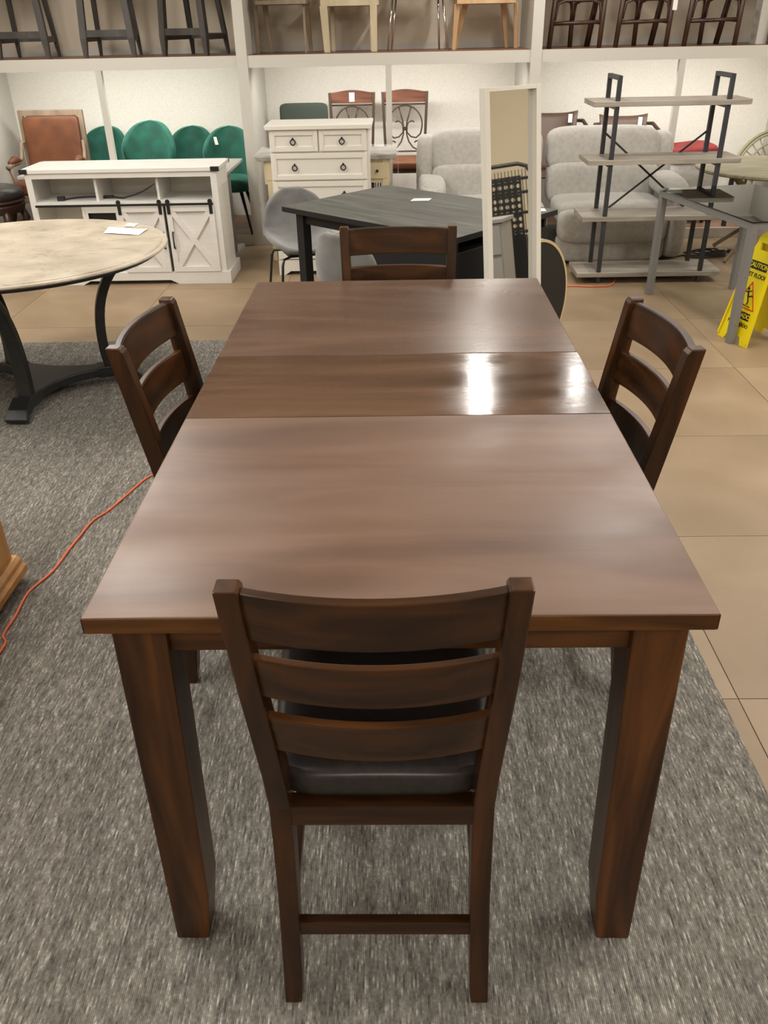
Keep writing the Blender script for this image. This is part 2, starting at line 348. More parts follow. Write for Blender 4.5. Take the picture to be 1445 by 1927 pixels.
for k in range(-2, 3):
    xc = -1.243 + (k) * 2.372
    B().bx(xc - .043, xc + .043, YF - .012, YB - .002, .0, DECK - .086).done('partition', 'shelf_paint', DS)
    B().bx(xc - .043, xc + .043, YF - .012, YF + .03, DECK - .086, CEIL - .001).done('partition_front', 'shelf_paint', DS)
    B().bx(xc - .02, xc + .02, YF + .03, YB - .012, DECK + .001, CEIL - .001).done('upper_partition', 'shelf_paint', DS)
    B().bx(xc + 1.186 - .026, xc + 1.186 + .022, YF, YF + .05, .08, DECK - .086).done('slim_post', 'shelf_paint', DS)

# ---------------------------------------------------------------- the counter-height table
T = thing('counter_table', 'large dark brown rectangular counter-height table with worn extension top', 'table', (0, 0, .007))
X0, X1, Y0, Y1, Z1 = -.5076, .4985, 1.036, 2.989, .907
SE1, SE2 = 1.801, 2.221
for nm, a, b_, mm in (('top_panel', Y0, SE1 - .0008, 'top'), ('extension_leaf', SE1 + .0008, SE2 - .0008, 'leaf'), ('top_panel', SE2 + .0008, Y1, 'top_far')):
    o = B().bx(X0, X1, a, b_, Z1 - .032, Z1 - .0004 * (mm == 'leaf')).done(nm, mm, T, bev=.0025 if mm != 'leaf' else .001)
    if mm == 'leaf': o['label'] = 'glossier extension leaf between the two worn panels'
B().bx(X0 + .002, X1 - .002, Y0 - .0012, Y0 + .002, Z1 - .031, Z1 - .003).done('edge_band', 'apron_x', T)
B().bx(X0 - .001, X0 + .002, Y0, Y1, Z1 - .031, Z1 - .003).done('edge_band', 'mah_y', T)
B().bx(X1 - .002, X1 + .001, Y0, Y1, Z1 - .031, Z1 - .003).done('edge_band', 'mah_y', T)
B().bx(X0 + .1, X1 - .1, Y0 + .055, Y0 + .08, .793, Z1 - .032).done('apron', 'apron_x', T, bev=.002)
B().bx(X0 + .1, X1 - .1, Y1 - .08, Y1 - .055, .793, Z1 - .032).done('apron', 'apron_x', T, bev=.002)
B().bx(X0 + .05, X0 + .075, Y0 + .12, Y1 - .12, .793, Z1 - .032).done('apron', 'mah_y', T, bev=.002)
B().bx(X1 - .075, X1 - .05, Y0 + .12, Y1 - .12, .793, Z1 - .032).done('apron', 'mah_y', T, bev=.002)
def tleg(sx, sy):
    xo = X0 + .027 if sx < 0 else X1 - .027; yo = Y0 + .036 if sy < 0 else Y1 - .036
    def ring(w, d, off, z): a, b_ = xo + sx * off, yo; return [(a, b_, z), (a - sx * w, b_, z), (a - sx * w, b_ - sy * d, z), (a, b_ - sy * d, z)]
    B().loft([ring(.092, .092, 0, Z1 - .032), ring(.084, .086, .011, .14), ring(.070, .066, .013, 0)]).done('leg', 'leg_z', T, bev=.004)
for sx in (-1, 1):
    for sy in (-1, 1): tleg(sx, sy)

# ---------------------------------------------------------------- ladder-back counter chairs
def postpath(z):      # back face y of the rear post at height z
    pts = [(0, 0), (.25, .022), (.5, .043), (.56, .043), (1.06, -.040)]
    for (a, ya), (b, yb) in zip(pts, pts[1:]):
        if z <= b: return ya + (yb - ya) * (z - a) / (b - a)
    return pts[-1][1]
def halfw(z):
    pts = [(0, .205), (.3, .198), (.55, .197), (.85, .211), (1.06, .217)]
    for (a, ya), (b, yb) in zip(pts, pts[1:]):
        if z <= b: return ya + (yb - ya) * (z - a) / (b - a)
    return .216
def slat(z0, z1, bow, th, nm, ch, ins=.034, rise=0):
    n = 14; bm_ = B(); rings = []
    for i in range(n + 1):
        u = -1 + 2 * i / n; r = []
        for (zz, ty) in ((z0, 0), (z1, 0), (z1, th), (z0, th)):
            hw = halfw(zz) - ins + .004; y = postpath(zz) + .008 - bow * (1 - u * u) + ty
            r.append((u * hw, y, zz - (rise * (1 - u * u) if zz == z1 else 0)))
        rings.append(r)
    return bm_.loft(rings).done(nm, 'mah_x', ch, bev=.003)
def make_chair(label, loc, rz):
    ch = thing('counter_chair', label, 'chair', loc, rz, 'ladder-back chairs around the brown table')
    for sx in (-1, 1):
        rings = []
        for z, d, wd in ((0, .034, .034), (.06, .040, .037), (.3, .046, .037), (.44, .052, .038), (.53, .054, .038), (.62, .052, .037), (.85, .046, .035), (1.045, .040, .034), (1.056, .034, .032)):
            x = halfw(z) * sx; y = postpath(z); rings.append([(x, y, z), (x - sx * wd, y, z), (x - sx * wd, y + d, z), (x, y + d, z)])
        B().loft(rings).done('rear_leg', 'mah_z', ch, bev=.003)
        B().loft([[(sx * .215, .45, z), (sx * (.215 - w_), .45, z), (sx * (.215 - w_), .45 + w_, z), (sx * .215, .45 + w_, z)] for z, w_ in ((0, .028), (.5, .04), (.535, .04))]).done('front_leg', 'mah_z', ch, bev=.003)
        B().beam((sx * .188, .08, .516), (sx * .197, .46, .516), .022, .05).done('seat_rail', 'mah_y', ch, bev=.002)
        B().beam((sx * .178, .06, .24), (sx * .19, .46, .24), .02, .032).done('stretcher', 'mah_y', ch, bev=.002)
    B().beam((-.166, .0625, .507), (.166, .0625, .507), .036, .047).done('seat_rail', 'mah_x', ch, bev=.003)
    B().beam((-.18, .468, .516), (.18, .468, .516), .022, .05).done('seat_rail', 'mah_x', ch, bev=.002)
    B().beam((-.172, .040, .202), (.172, .040, .202), .022, .036).done('stretcher', 'mah_x', ch, bev=.003)
    B().beam((-.18, .468, .24), (.18, .468, .24), .022, .04).done('stretcher', 'mah_x', ch, bev=.003)
    b = B().puff((0, .282, .560), (.385, .44, .062), 7, 10); b.map(lambda x, y, z: (x * (1 + .12 * (y - .08) / .36), y, z + .008 * (1 - (x / .2) ** 2) * (z > .56)))
    b.done('seat', 'leather_dk', ch, smooth=True)
    slat(.955, 1.048, .030, .019, 'top_rail', ch); slat(.828, .914, .030, .017, 'slat', ch); slat(.690, .778, .028, .017, 'slat', ch)
    return ch
CZ = .007
c0 = make_chair('dark brown ladder-back chair nearest the viewer, its back turned to us', (-.037, .935, CZ), 0)
dup(c0, (-.640, 2.085, CZ), -94, 'dark brown ladder-back chair at the left side of the large brown table')
dup(c0, (.640, 2.025, CZ), 95.5, 'dark brown ladder-back chair at the right side of the large brown table')
dup(c0, (.003, 3.150, CZ), 180, 'dark brown ladder-back chair at the far end of the large brown table')
#PART2
# ---------------------------------------------------------------- round stone-topped table, left
RT_ = thing('round_table', 'large round table with beige marble top on three curved black legs', 'table', (-1.92, 4.252, .007))
B().lathe([(.001, .728), (.70, .728), (.735, .734), (.745, .742), (.742, .749), (.725, .7505), (.716, .7475), (.712, .7525), (.70, .7535), (.001, .7535)], 96).done('table_top', 'stone', RT_)
B().lathe([(.001, .712), (.70, .712), (.71, .7285), (.001, .7285)], 72).done('top_rim', 'black', RT_)
angs = [R(-92), R(21), R(148)]
def pol(a, r, z=0): return (math.cos(a) * r + .03, math.sin(a) * r - .02, z)
pl = []
for k in range(3):
    a0, a1 = angs[k], angs[(k + 1) % 3]
    if a1 < a0: a1 += 2 * PI
    p0 = Vector(pol(a0 + .14, .34)); p1 = Vector(pol(a1 - .14, .34)); mid = (p0 + p1) / 2; ctr = Vector((.03, -.02, 0))
    for i in range(11):
        u = i / 10; q = p0.lerp(p1, u) + (ctr - mid) * .42 * 4 * u * (1 - u); pl.append((q.x, q.y))
B().prism(pl, .052, .098).done('base_plate', 'blackwood', RT_, bev=.006)
for a in angs:
    d = Vector((math.cos(a), math.sin(a), 0)); o_ = Vector((.03, -.02, 0))
    prof = smooth_path([(.315, .09), (.30, .2), (.305, .34), (.335, .47), (.40, .59), (.49, .67), (.58, .714)], 3); nn = len(prof)
    B().ribbon([o_ + d * r + Vector((0, 0, z)) for r, z in prof], [.075 - .02 * i_ / nn for i_ in range(nn)], [.055 - .015 * i_ / nn for i_ in range(nn)], up=d).done('leg', 'blackwood', RT_, bev=.008)
    B().ribbon([o_ + d * r + Vector((0, 0, z)) for r, z in ((.24, .075), (.36, .075), (.43, .05), (.47, .018))], [.10, .10, .10, .12], [.06, .06, .045, .034], up=(0, 0, 1)).done('foot', 'blackwood', RT_, bev=.005)
zt = .761
def sheet(pts, z, n=7, curl=.006):
    # a curled sheet of paper on four corner points
    a, b, c, d = [Vector((*p, 0)) for p in pts]
    def f(u, v):
        p = a.lerp(b, u).lerp(d.lerp(c, u), v); return (p.x, p.y, z + .0015 + curl * abs(math.sin(3.1 * u + v)) * (.3 + abs(u - .5)))
    return B().grid(f, n, 4)
tag(sheet([(-1.575, 4.565), (-1.37, 4.50), (-1.355, 4.64), (-1.585, 4.70)], zt).done('paper_sheet', 'paper', solid=.0006), 'wrinkled white paper sheet lying on the round marble table', 'paper')
tag(sheet([(-1.51, 4.72), (-1.45, 4.71), (-1.445, 4.79), (-1.505, 4.80)], zt).done('price_card', 'paper', solid=.0008), 'small white card on the round marble table behind the larger sheet', 'card')

# ---------------------------------------------------------------- oak cabinet, left edge
OC = thing('oak_cabinet', 'honey oak cabinet corner with stepped base moulding at the left edge', 'cabinet', (-1.70, 1.95, .007))
B().bx(-.32, .325, -.55, .475, .09, .86).done('body', 'oak', OC, bev=.002)
B().prism([(-.335, .025), (.352, .025), (.362, .04), (.362, .062), (.349, .07), (.349, .085), (.335, .1), (-.335, .1)], -.57, .492, 1).done('base_moulding', 'oak', OC, bev=.002)
B().bx(-.35, .36, -.58, .50, .86, .89).done('top', 'oak', OC, bev=.004)
for (a, b_) in ((-.52, -.03), (-.01, .41)):
    d = B(); d.bx(.325, .34, a, a + .055, .13, .82).bx(.325, .34, b_ - .055, b_, .13, .82).bx(.325, .34, a + .055, b_ - .055, .13, .19).bx(.325, .34, a + .055, b_ - .055, .76, .82).bx(.325, .331, a + .055, b_ - .055, .19, .76)
    dr = d.done('door', 'oak', OC)
    B().lathe([(.001, 0), (.006, 0), (.006, .012), (.014, .018), (.014, .024), (.001, .028)], 16).map(lambda x, y, z: (.34 + z, y + a + (.03 if a > -.2 else .46), x + .45)).done('knob', 'black', dr, smooth=True)
for x in (-.27, .29):
    for y in (-.5, .43): B().bx(x - .03, x + .03, y - .03, y + .03, 0, .03).done('foot', 'oak', OC)

# ---------------------------------------------------------------- white barn-door media console
CO = thing('media_console', 'white farmhouse media console with barn doors on a black rail', 'console', (-2.0, 6.39, 0))
def cx(x): return x + 2.0
xl, xr = cx(-2.70), cx(-1.305)
B().bx(xl, xl + .02, .0, .40, .09, .805).done('side_panel', 'white_wood', CO); B().bx(xr - .02, xr, .0, .40, .09, .805).done('side_panel', 'white_wood', CO)
B().bx(xl, xl + .045, -.012, 0, .088, .805).done('stile', 'white_wood', CO); B().bx(xr - .045, xr, -.012, 0, .088, .805).done('stile', 'white_wood', CO)
B().bx(xl + .045, xr - .045, -.012, .0, .768, .805).done('top_rail', 'white_wood', CO)
B().bx(xl + .02, xr - .02, .385, .40, .09, .805).done('back_panel', 'white', CO)
B().bx(xl + .02, xr - .02, -.008, .385, .585, .603).done('shelf', 'white_wood', CO)
B().bx(xl - .03, xr + .022, -.022, .425, .805, .832).done('top', 'white_wood', CO, bev=.002)
for (x, sx) in ((xl - .031, 1), (xr + .023, -1)):
    B().bx(min(x, x + sx * .06), max(x, x + sx * .06), -.0235, .0, .803, .8335).done('corner_bracket', 'black', CO)
    B().bx(min(x, x + sx * .018), max(x, x + sx * .018), .40, .4265, .803, .8335).done('corner_bracket', 'black', CO)
for x in (cx(-2.21), cx(-1.755)): B().bx(x - .009, x + .009, .03, .385, .603, .768).done('divider', 'white_wood', CO)
B().bx(cx(-2.33), cx(-2.31), -.01, .385, .09, .585).done('divider', 'white_wood', CO)
# inner fixed panel with a dark opening, partly behind the doors
b = B(); b.bx(cx(-2.31), cx(-2.06), -.004, .006, .525, .585).bx(cx(-2.31), cx(-2.292), -.004, .006, .12, .525).bx(cx(-2.085), cx(-2.06), -.004, .006, .12, .525).bx(cx(-2.31), cx(-2.06), -.004, .006, .09, .12)
b.done('inset_frame', 'white_wood', CO)
B().bx(cx(-2.292), cx(-2.085), .03, .04, .12, .525).done('dark_recess', 'black', CO)
B().bx(xl + .045, xr - .045, -.045, -.039, .576, .592).done('sliding_rail', 'black', CO)
for (a, c_, side) in ((-2.062, -1.722, 1), (-1.700, -1.348, -1)):
    x0, x1 = cx(a), cx(c_); z0, z1 = .093, .57; y0 = -.034; d = B()
    d.bx(x0, x1, y0 + .020, y0 + .024, z0, z1)
    D = d.done('door', 'white_wood', CO)
    w_ = .038
    for q in ((x0, x0 + w_, z0, z1), (x1 - w_, x1, z0, z1), (x0 + w_, x1 - w_, z0, z0 + w_), (x0 + w_, x1 - w_, z1 - w_, z1)):
        B().bx(q[0], q[1], y0, y0 + .0202, q[2], q[3]).done('door_frame', 'white_wood', D)
    B().beam((x0 + w_, y0 + .0115, z0 + w_), (x1 - w_, y0 + .0115, z1 - w_), .040, .018, up=(0, 1, 0)).done('cross_brace', 'white_wood', D)
    B().beam((x1 - w_, y0 + .012, z0 + w_), (x0 + w_, y0 + .012, z1 - w_), .040, .018, up=(0, 1, 0)).done('cross_brace', 'white_wood', D)
    for x in (x0 + .02, x1 - .02):
        h = B(); h.bx(x - .012, x + .012, y0 - .006, y0 - .001, z1 - .055, .60); h.lathe([(.001, 0), (.017, 0), (.017, .007), (.001, .007)], 16, (x, 0, 0)).bm.verts.ensure_lookup_table()
        vs = list(h.bm.verts)[8:]
        for v in vs: v.co = Vector((v.co.x, y0 - .0045 - v.co.z * .7, .602 + v.co.y))
        h.done('hanger', 'black', D)
    hx = x1 - .022 if side > 0 else x0 + .03
    B().tube([(hx, y0 - .002, .385), (hx, y0 - .02, .38), (hx, y0 - .022, .33), (hx, y0 - .02, .275), (hx, y0 - .002, .27)], [.008, .006, .005, .006, .008], 8).done('handle', 'black', D, smooth=True)
zb = .09
B().prism([(xl - .025, 0), (cx(-2.42), 0), (cx(-2.36), .03), (cx(-1.74), .03), (cx(-1.68), 0), (xr + .03, 0), (xr + .03, zb), (xl - .025, zb)], -.028, -.012, 1).done('plinth', 'white_wood', CO)
B().bx(xr, xr + .03, -.012, .41, 0, zb).done('plinth', 'white_wood', CO); B().bx(xl - .025, xl, -.012, .41, 0, zb).done('plinth', 'white_wood', CO)
B().bx(xl, xr, -.012, .385, .075, .09).done('bottom_panel', 'white', CO)
# black cord left on its open shelf
pc = B().tube(arc(24, lambda u: (-2.48 + .72 * u - .04 * math.sin(2 * PI * u), 6.46 + .10 * math.sin(5 * u), .611 + .30 * max(0, u - .58) ** 1.1)), .006, 7)
pc.bx(-2.52, -2.47, 6.44, 6.475, .604, .632).bx(-2.23, -2.13, 6.52, 6.56, .604, .62)
tag(pc.done('power_cord', 'cord_dk'), 'black power cord lying on the open shelf of the white media console', 'cord')
bpy.data.objects['power_cord'].location.z = .001
# ---------------------------------------------------------------- pale grey desk behind the console
SD = thing('standing_desk', 'pale grey desk with slab T-legs standing behind the white media console', 'desk', (-2.2, 7.2, 0))
B().bx(-.78, .87, -.30, .50, .69, .712).done('desktop', 'greydesk', SD, bev=.002)
for x in (-.70, .80):
    B().bx(x - .03, x + .03, -.08, .06, .03, .665).done('column', 'greymetal', SD); B().bx(x - .04, x + .04, -.24, .36, 0, .03).done('foot', 'greydesk', SD); B().bx(x - .03, x + .03, -.22, .28, .665, .69).done('bracket', 'greymetal', SD)
cb = B().tube(arc(16, lambda u: (-2.62 + .1 * u, 7.0 + .12 * math.sin(6 * u), .722 + .05 * math.sin(PI * u))), .006, 6)
tag(cb.done('cable', 'cord_dk'), 'short looped black cable on the pale grey desk behind the console', 'cable')

# ---------------------------------------------------------------- emerald velvet chairs
PZ = .081
def velvet_shell(W, H, D, z0, lean, name_mat, back_in=.16, taper=.82):
    def f(u, v):
        a = (u - .5) * 2; t = v
        w_ = W / 2 * (taper + (1 - taper) * min(1, t * 1.8)) * (1 - max(0, (t - .45) / .55) ** 2.4) ** .5 if t < 1 else 0
        x = a * w_; y = -D * .5 + .0 - lean * t + back_in * (abs(x) / (W / 2)) ** 2.2
        return (x, y, z0 + t * H)
    return B().grid(f, 14, 16)
def make_velvet(name, label, loc, rz, m, leg_m, seat_z, top_z, W, grp):
    ch = thing(name, label, 'chair', loc, rz, grp)
    # faces +y; the back curls round the sitter
    velvet_shell(W, top_z - seat_z + .05, .40, seat_z - .05, .07, m).done('backrest', m, ch, smooth=True, solid=.05, sub=1)
    B().puff((0, .0, seat_z - .045), (W * .94, .46, .12), 4, 8).done('seat', m, ch, smooth=True)
    for sx in (-1, 1):
        for sy in (-1, 1): B().cyl((sx * .12, sy * .12, seat_z - .09), (sx * .20, sy * .20, 0), .016, .008, 10).done('leg', leg_m, ch, smooth=True)
    return ch
g1 = make_velvet('velvet_chair', 'emerald green velvet chair, leftmost of the row, half behind the slim post', (-2.71, 8.2, PZ), 180, 'green', 'black', .45, .855, .44, 'emerald velvet chairs in the display bay')
o = dup(g1, (-2.18, 7.78, PZ), 180, 'emerald green velvet chair standing tallest in front of its neighbours'); o.scale = (1.06, 1, 1.075)
o = dup(g1, (-1.91, 8.24, PZ), 180, 'emerald green velvet chair tucked behind, between the tallest and the tagged one'); o.scale = (1, 1, .965)
o = dup(g1, (-1.50, 7.86, PZ), 180, 'emerald green velvet chair with a white tag, next to the partition')
B().bx(-.018, .018, 0, .003, -.032, .032).map(lambda x, y, z: (x * .97 + z * .2 + .115, -.176 + y + .2 * x, z + .735)).done('price_tag', 'paper', o)

# ---------------------------------------------------------------- brown leather armchair with wooden frame
g1.scale = (1, 1, .985)
AC = thing('leather_armchair', 'brown leather armchair with weathered wooden frame in the left bay', 'armchair', (-3.085, 7.86, PZ), 180)
b = B(); zb0, zb1 = .42, 1.0
def lean(x, y, z): return (x, y - .10 * max(0, z - .40), z)
for q in ((-.29, -.25, 0, 1.0), (.25, .29, 0, 1.0)): B().bx(q[0], q[1], -.24, -.20, q[2] * 0 + .0, q[3]).map(lean).done('back_post', 'weathered', AC, bev=.004)
B().bx(-.25, .25, -.24, -.20, .955, 1.0).map(lean).done('back_rail', 'weathered', AC, bev=.004)
B().bx(-.25, .25, -.24, -.20, .45, .48).map(lean).done('back_rail', 'weathered', AC)
B().puff((0, -.205, .712), (.50, .07, .485), 16, 14).map(lean).done('back_cushion', 'tan', AC, smooth=True)
B().puff((0, .02, .42), (.56, .50, .12), 6, 8).done('seat', 'tan', AC, smooth=True)
B().bx(-.29, .29, -.22, .27, .31, .37).done('seat_frame', 'weathered', AC, bev=.005)
for sx in (-1, 1):
    B().tube([(sx * .265, -.22, .75), (sx * .28, -.18, .745), (sx * .285, -.16, .68), (sx * .285, -.13, .62), (sx * .285, -.05, .60), (sx * .29, .08, .60), (sx * .295, .17, .585)], [.016, .016, .016, .018, .020, .020, .022], 8).done('arm', 'weathered', AC, smooth=True)
    B().tube([(sx * .285, -.08, .612), (sx * .288, .02, .632), (sx * .292, .12, .618)], [.02, .034, .02], 8).done('arm_pad', 'tan', AC, smooth=True)
    B().tube([(sx * .292, .15, .585), (sx * .285, .11, .48), (sx * .275, .15, .36)], .018, 8).done('arm_support', 'weathered', AC, smooth=True)
    B().cyl((sx * .26, .24, .33), (sx * .26, .26, 0), .026, .018).done('leg', 'weathered', AC, smooth=True)
# ---------------------------------------------------------------- leather-topped stool
ST = thing('leather_stool', 'dark carved wooden stool with black leather top left of the console', 'stool', (-3.36, 7.18, 0))
B().lathe([(.001, .60), (.20, .595), (.255, .575), (.27, .54), (.262, .505), (.001, .50)], 36).done('seat', 'leather_dk', ST, smooth=True)
B().lathe([(.001, .505), (.265, .505), (.27, .49), (.25, .475), (.262, .46), (.25, .42), (.24, .40), (.001, .40)], 36).done('carved_apron', 'espresso', ST)
for k in range(6):
    a = k * PI / 3 + .3; p = lambda r, z: (math.cos(a) * r, math.sin(a) * r, z)
    B().tube([p(.22, .42), p(.245, .34), p(.20, .22), p(.17, .1), p(.23, .0)], [.03, .034, .022, .018, .026], 8).done('leg', 'espresso', ST, smooth=True)
B().lathe([(.001, .12), (.17, .12), (.17, .14), (.001, .14)], 24).done('stretcher_disc', 'espresso', ST)

# ---------------------------------------------------------------- white chest of drawers
DR = thing('chest_of_drawers', 'white panelled chest of drawers with black ring pulls', 'dresser', (-.567, 6.57, 0))
W2 = .363
B().bx(-W2, W2, .012, .40, .10, 1.045).done('carcass', 'white', DR, bev=.003)
B().prism([(-W2 - .02, 1.045), (W2 + .02, 1.045), (W2 + .028, 1.06), (W2 + .028, 1.075), (-W2 - .028, 1.075), (-W2 - .028, 1.06)], -.022, .42, 1).done('top', 'white', DR, bev=.003)
B().prism([(-W2, 0), (-W2 + .045, 0), (-W2 + .09, .03), (W2 - .09, .03), (W2 - .045, 0), (W2, 0), (W2, .115), (-W2, .115)], .0, .025, 1).done('plinth', 'white', DR)
B().bx(-W2, -W2 + .02, .025, .40, 0, .1).done('plinth', 'white', DR); B().bx(W2 - .02, W2, .025, .40, 0, .1).done('plinth', 'white', DR)
def drawer(x0, x1, z0, z1, pulls):
    f = .03
    D = B().bx(x0 + f, x1 - f, .0035, .012, z0 + f, z1 - f).done('drawer', 'white', DR)
    for q in ((x0, x0 + f, z0, z1), (x1 - f, x1, z0, z1), (x0 + f, x1 - f, z0, z0 + f), (x0 + f, x1 - f, z1 - f, z1)):
        B().bx(q[0], q[1], -.006, .012, q[2], q[3]).done('drawer_frame', 'white', D, bev=.002)
    b = B(); i = f + .001
    for (p, q) in (((x0 + i, z0 + i), (x1 - i, z0 + i)), ((x1 - i, z0 + i), (x1 - i, z1 - i)), ((x1 - i, z1 - i), (x0 + i, z1 - i)), ((x0 + i, z1 - i), (x0 + i, z0 + i))):
        b.tube([(p[0], .0, p[1]), (q[0], .0, q[1])], .0065, 6)
    b.done('moulding', 'white', D)
    for x in pulls:
        zc = (z0 + z1) / 2 + .004
        r_ = B().tube([(x + .018 * math.cos(t * PI / 8), -.012, zc - .012 + .018 * math.sin(t * PI / 8)) for t in range(16)], .0045, 6, closed=True)
        r_.cyl((x, .004, zc + .012), (x, -.016, zc + .012), .007, .007, 8); r_.done('ring_pull', 'black', D, smooth=True)
drawer(-.355, -.008, .898, 1.042, (-.189,)); drawer(.002, .349, .898, 1.042, (.169,))
for z0, z1 in ((.703, .885), (.508, .690), (.313, .495), (.125, .300)): drawer(-.355, .349, z0, z1, (-.187, .172))

# ---------------------------------------------------------------- cream vanity wrapped in plastic, behind the chest
VA = thing('vanity_table', 'cream vanity table with grey marbled top behind the white chest of drawers', 'vanity', (-.555, 7.26, 0))
B().prism([(-.54, .775), (.54, .775), (.555, .79), (.555, .81), (-.555, .81), (-.555, .79)], -.25, .25, 1).done('top', 'marble', VA, bev=.004)
B().bx(-.50, .50, -.215, .22, .60, .775).done('apron', 'cream', VA)
for x in (-.40, .40):
    D = B().bx(x - .085, x + .085, -.228, -.215, .63, .75).done('drawer', 'cream', VA, bev=.003)
    B().cyl((x, -.228, .69), (x, -.245, .69), .01, .012, 10).done('knob', 'black', D)
for x in (-.48, .44):
    for y in (-.225, .18): B().loft([[(x + a * w_, y + b_ * w_, z) for a, b_ in ((0, 0), (1, 0), (1, 1), (0, 1))] for z, w_ in ((.775, .05), (.55, .05), (.1, .032), (0, .036))]).done('leg', 'cream', VA, bev=.003)
b = B()
for i in range(9): b.bx(.26 + i * .02, .268 + i * .02, -.2, -.19, .50, .60)
b.bx(.25, .44, -.2, -.19, .49, .50); b.done('grille', 'espresso', VA)
random.seed(3)
b = B().grid(lambda u, v: (-.57 + 1.14 * u, -.262 + .53 * v, .813 + random.uniform(0, .012)), 26, 12); b.done('plastic_wrap', 'plastic', VA)
b = B().grid(lambda u, v: (.562 + random.uniform(0, .008), -.262 + .5 * v, .813 - .4 * u), 12, 10); b.done('plastic_wrap', 'plastic', VA)
b = B().grid(lambda u, v: (-.562 - random.uniform(0, .008), -.262 + .5 * v, .813 - .4 * u), 12, 10); b.done('plastic_wrap', 'plastic', VA)

# ---------------------------------------------------------------- scroll-back dining chairs
def circ(cx_, cz, r, a0, a1, n=16, y=0): return [(cx_ + r * math.cos(R(a0 + (a1 - a0) * i / n)), y, cz + r * math.sin(R(a0 + (a1 - a0) * i / n))) for i in range(n + 1)]
def make_scroll(label, loc, rz, grp):
    ch = thing('scroll_back_chair', label, 'chair', loc, rz, grp)
    lean = lambda x, y, z: (x, y - .12 * max(0, z - .5), z)
    for sx in (-1, 1):
        B().loft([[(sx * x, y, z), (sx * (x - .024), y, z), (sx * (x - .024), y + .022, z), (sx * x, y + .022, z)] for x, y, z in ((.20, -.24, 0), (.185, -.21, .3), (.185, -.2, .52), (.21, -.26, 1.085))]).done('rear_leg', 'iron', ch)
        B().cyl((sx * .18, .2, .50), (sx * .19, .22, 0), .014, .012).done('front_leg', 'iron', ch)
    def arch(u, t, hw, z0):
        return
    top = [(-.196, 1.0), (.196, 1.0), (.205, 1.085)] + [(.205 - .41 * i / 12, 1.082 + .022 * math.sin(PI * i / 12) ** 1.5) for i in range(1, 12)] + [(-.205, 1.085)]
    B().prism(top, -.272, -.246, 1).done('crest_rail', 'cherry', ch, bev=.003)
    ys = -.235
    yy = lambda z: -.2 - .06 * (z - .52) / .56 + .008
    def sc(pts, nm='scroll'): B().tube([(p[0], yy(p[2]), p[2]) for p in pts], .0065, 6).done(nm, 'iron', ch, smooth=True)
    sc(circ(0, .82, .155, -25, 205, 28)); sc([(-.19, 0, .985), (.19, 0, .985)]); sc([(-.188, 0, .60), (.188, 0, .60)], 'lower_bar')
    for sx in (-1, 1):
        sc([(sx * x, 0, z) for x, z in ((.055, .965), (.035, .90), (.018, .84), (.012, .79), (.015, .74), (.035, .68), (.07, .635), (.105, .617), (.13, .63), (.14, .66), (.125, .685), (.10, .685), (.085, .672))])
        sc([(sx * x, 0, z) for x, z in ((.152, .79), (.14, .745), (.10, .712), (.055, .72), (.02, .755), (.012, .79), (.03, .835), (.06, .85), (.085, .842))])
    B().bx(-.024, .024, yy(.79) - .008, yy(.79) + .010, .772, .802).done('collar', 'iron', ch)
    B().puff((0, .02, .535), (.42, .42, .085), 5, 8).done('seat', 'tan', ch, smooth=True)
    B().bx(-.19, .19, -.19, .22, .475, .50).done('seat_frame', 'espresso', ch)
    return ch
s1 = make_scroll('cherry and bronze scroll-back chair with a white tag on its crest rail', (-.395, 8.0, PZ), 180, 'scroll-back dining chairs')
s2 = dup(s1, (.078, 8.0, PZ), 180, 'cherry and bronze scroll-back chair beside the pale grey recliner loveseat')
B().bx(-.024, .024, -.246, -.243, 1.012, 1.085).map(lambda x, y, z: (x + .0, y + .0, z)).done('price_tag', 'paper', s1)
# dark green upholstered counter chair beside them
GC = thing('upholstered_stool', 'dark green low-backed counter chair behind the white chest of drawers', 'chair', (-.83, 8.05, PZ), 180)
B().puff((0, -.18, .87), (.43, .06, .28), 9, 10).done('backrest', 'bottle', GC, smooth=True)
B().puff((0, .02, .62), (.44, .42, .09), 5, 8).done('seat', 'bottle', GC, smooth=True)
for sx in (-1, 1):
    B().beam((sx * .17, -.185, .74), (sx * .17, -.16, .60), .02, .02).done('back_support', 'black', GC)
    for sy in (-1, 1): B().beam((sx * .17, sy * .15, .59), (sx * .2, sy * .19, 0), .025, .025).done('leg', 'black', GC)

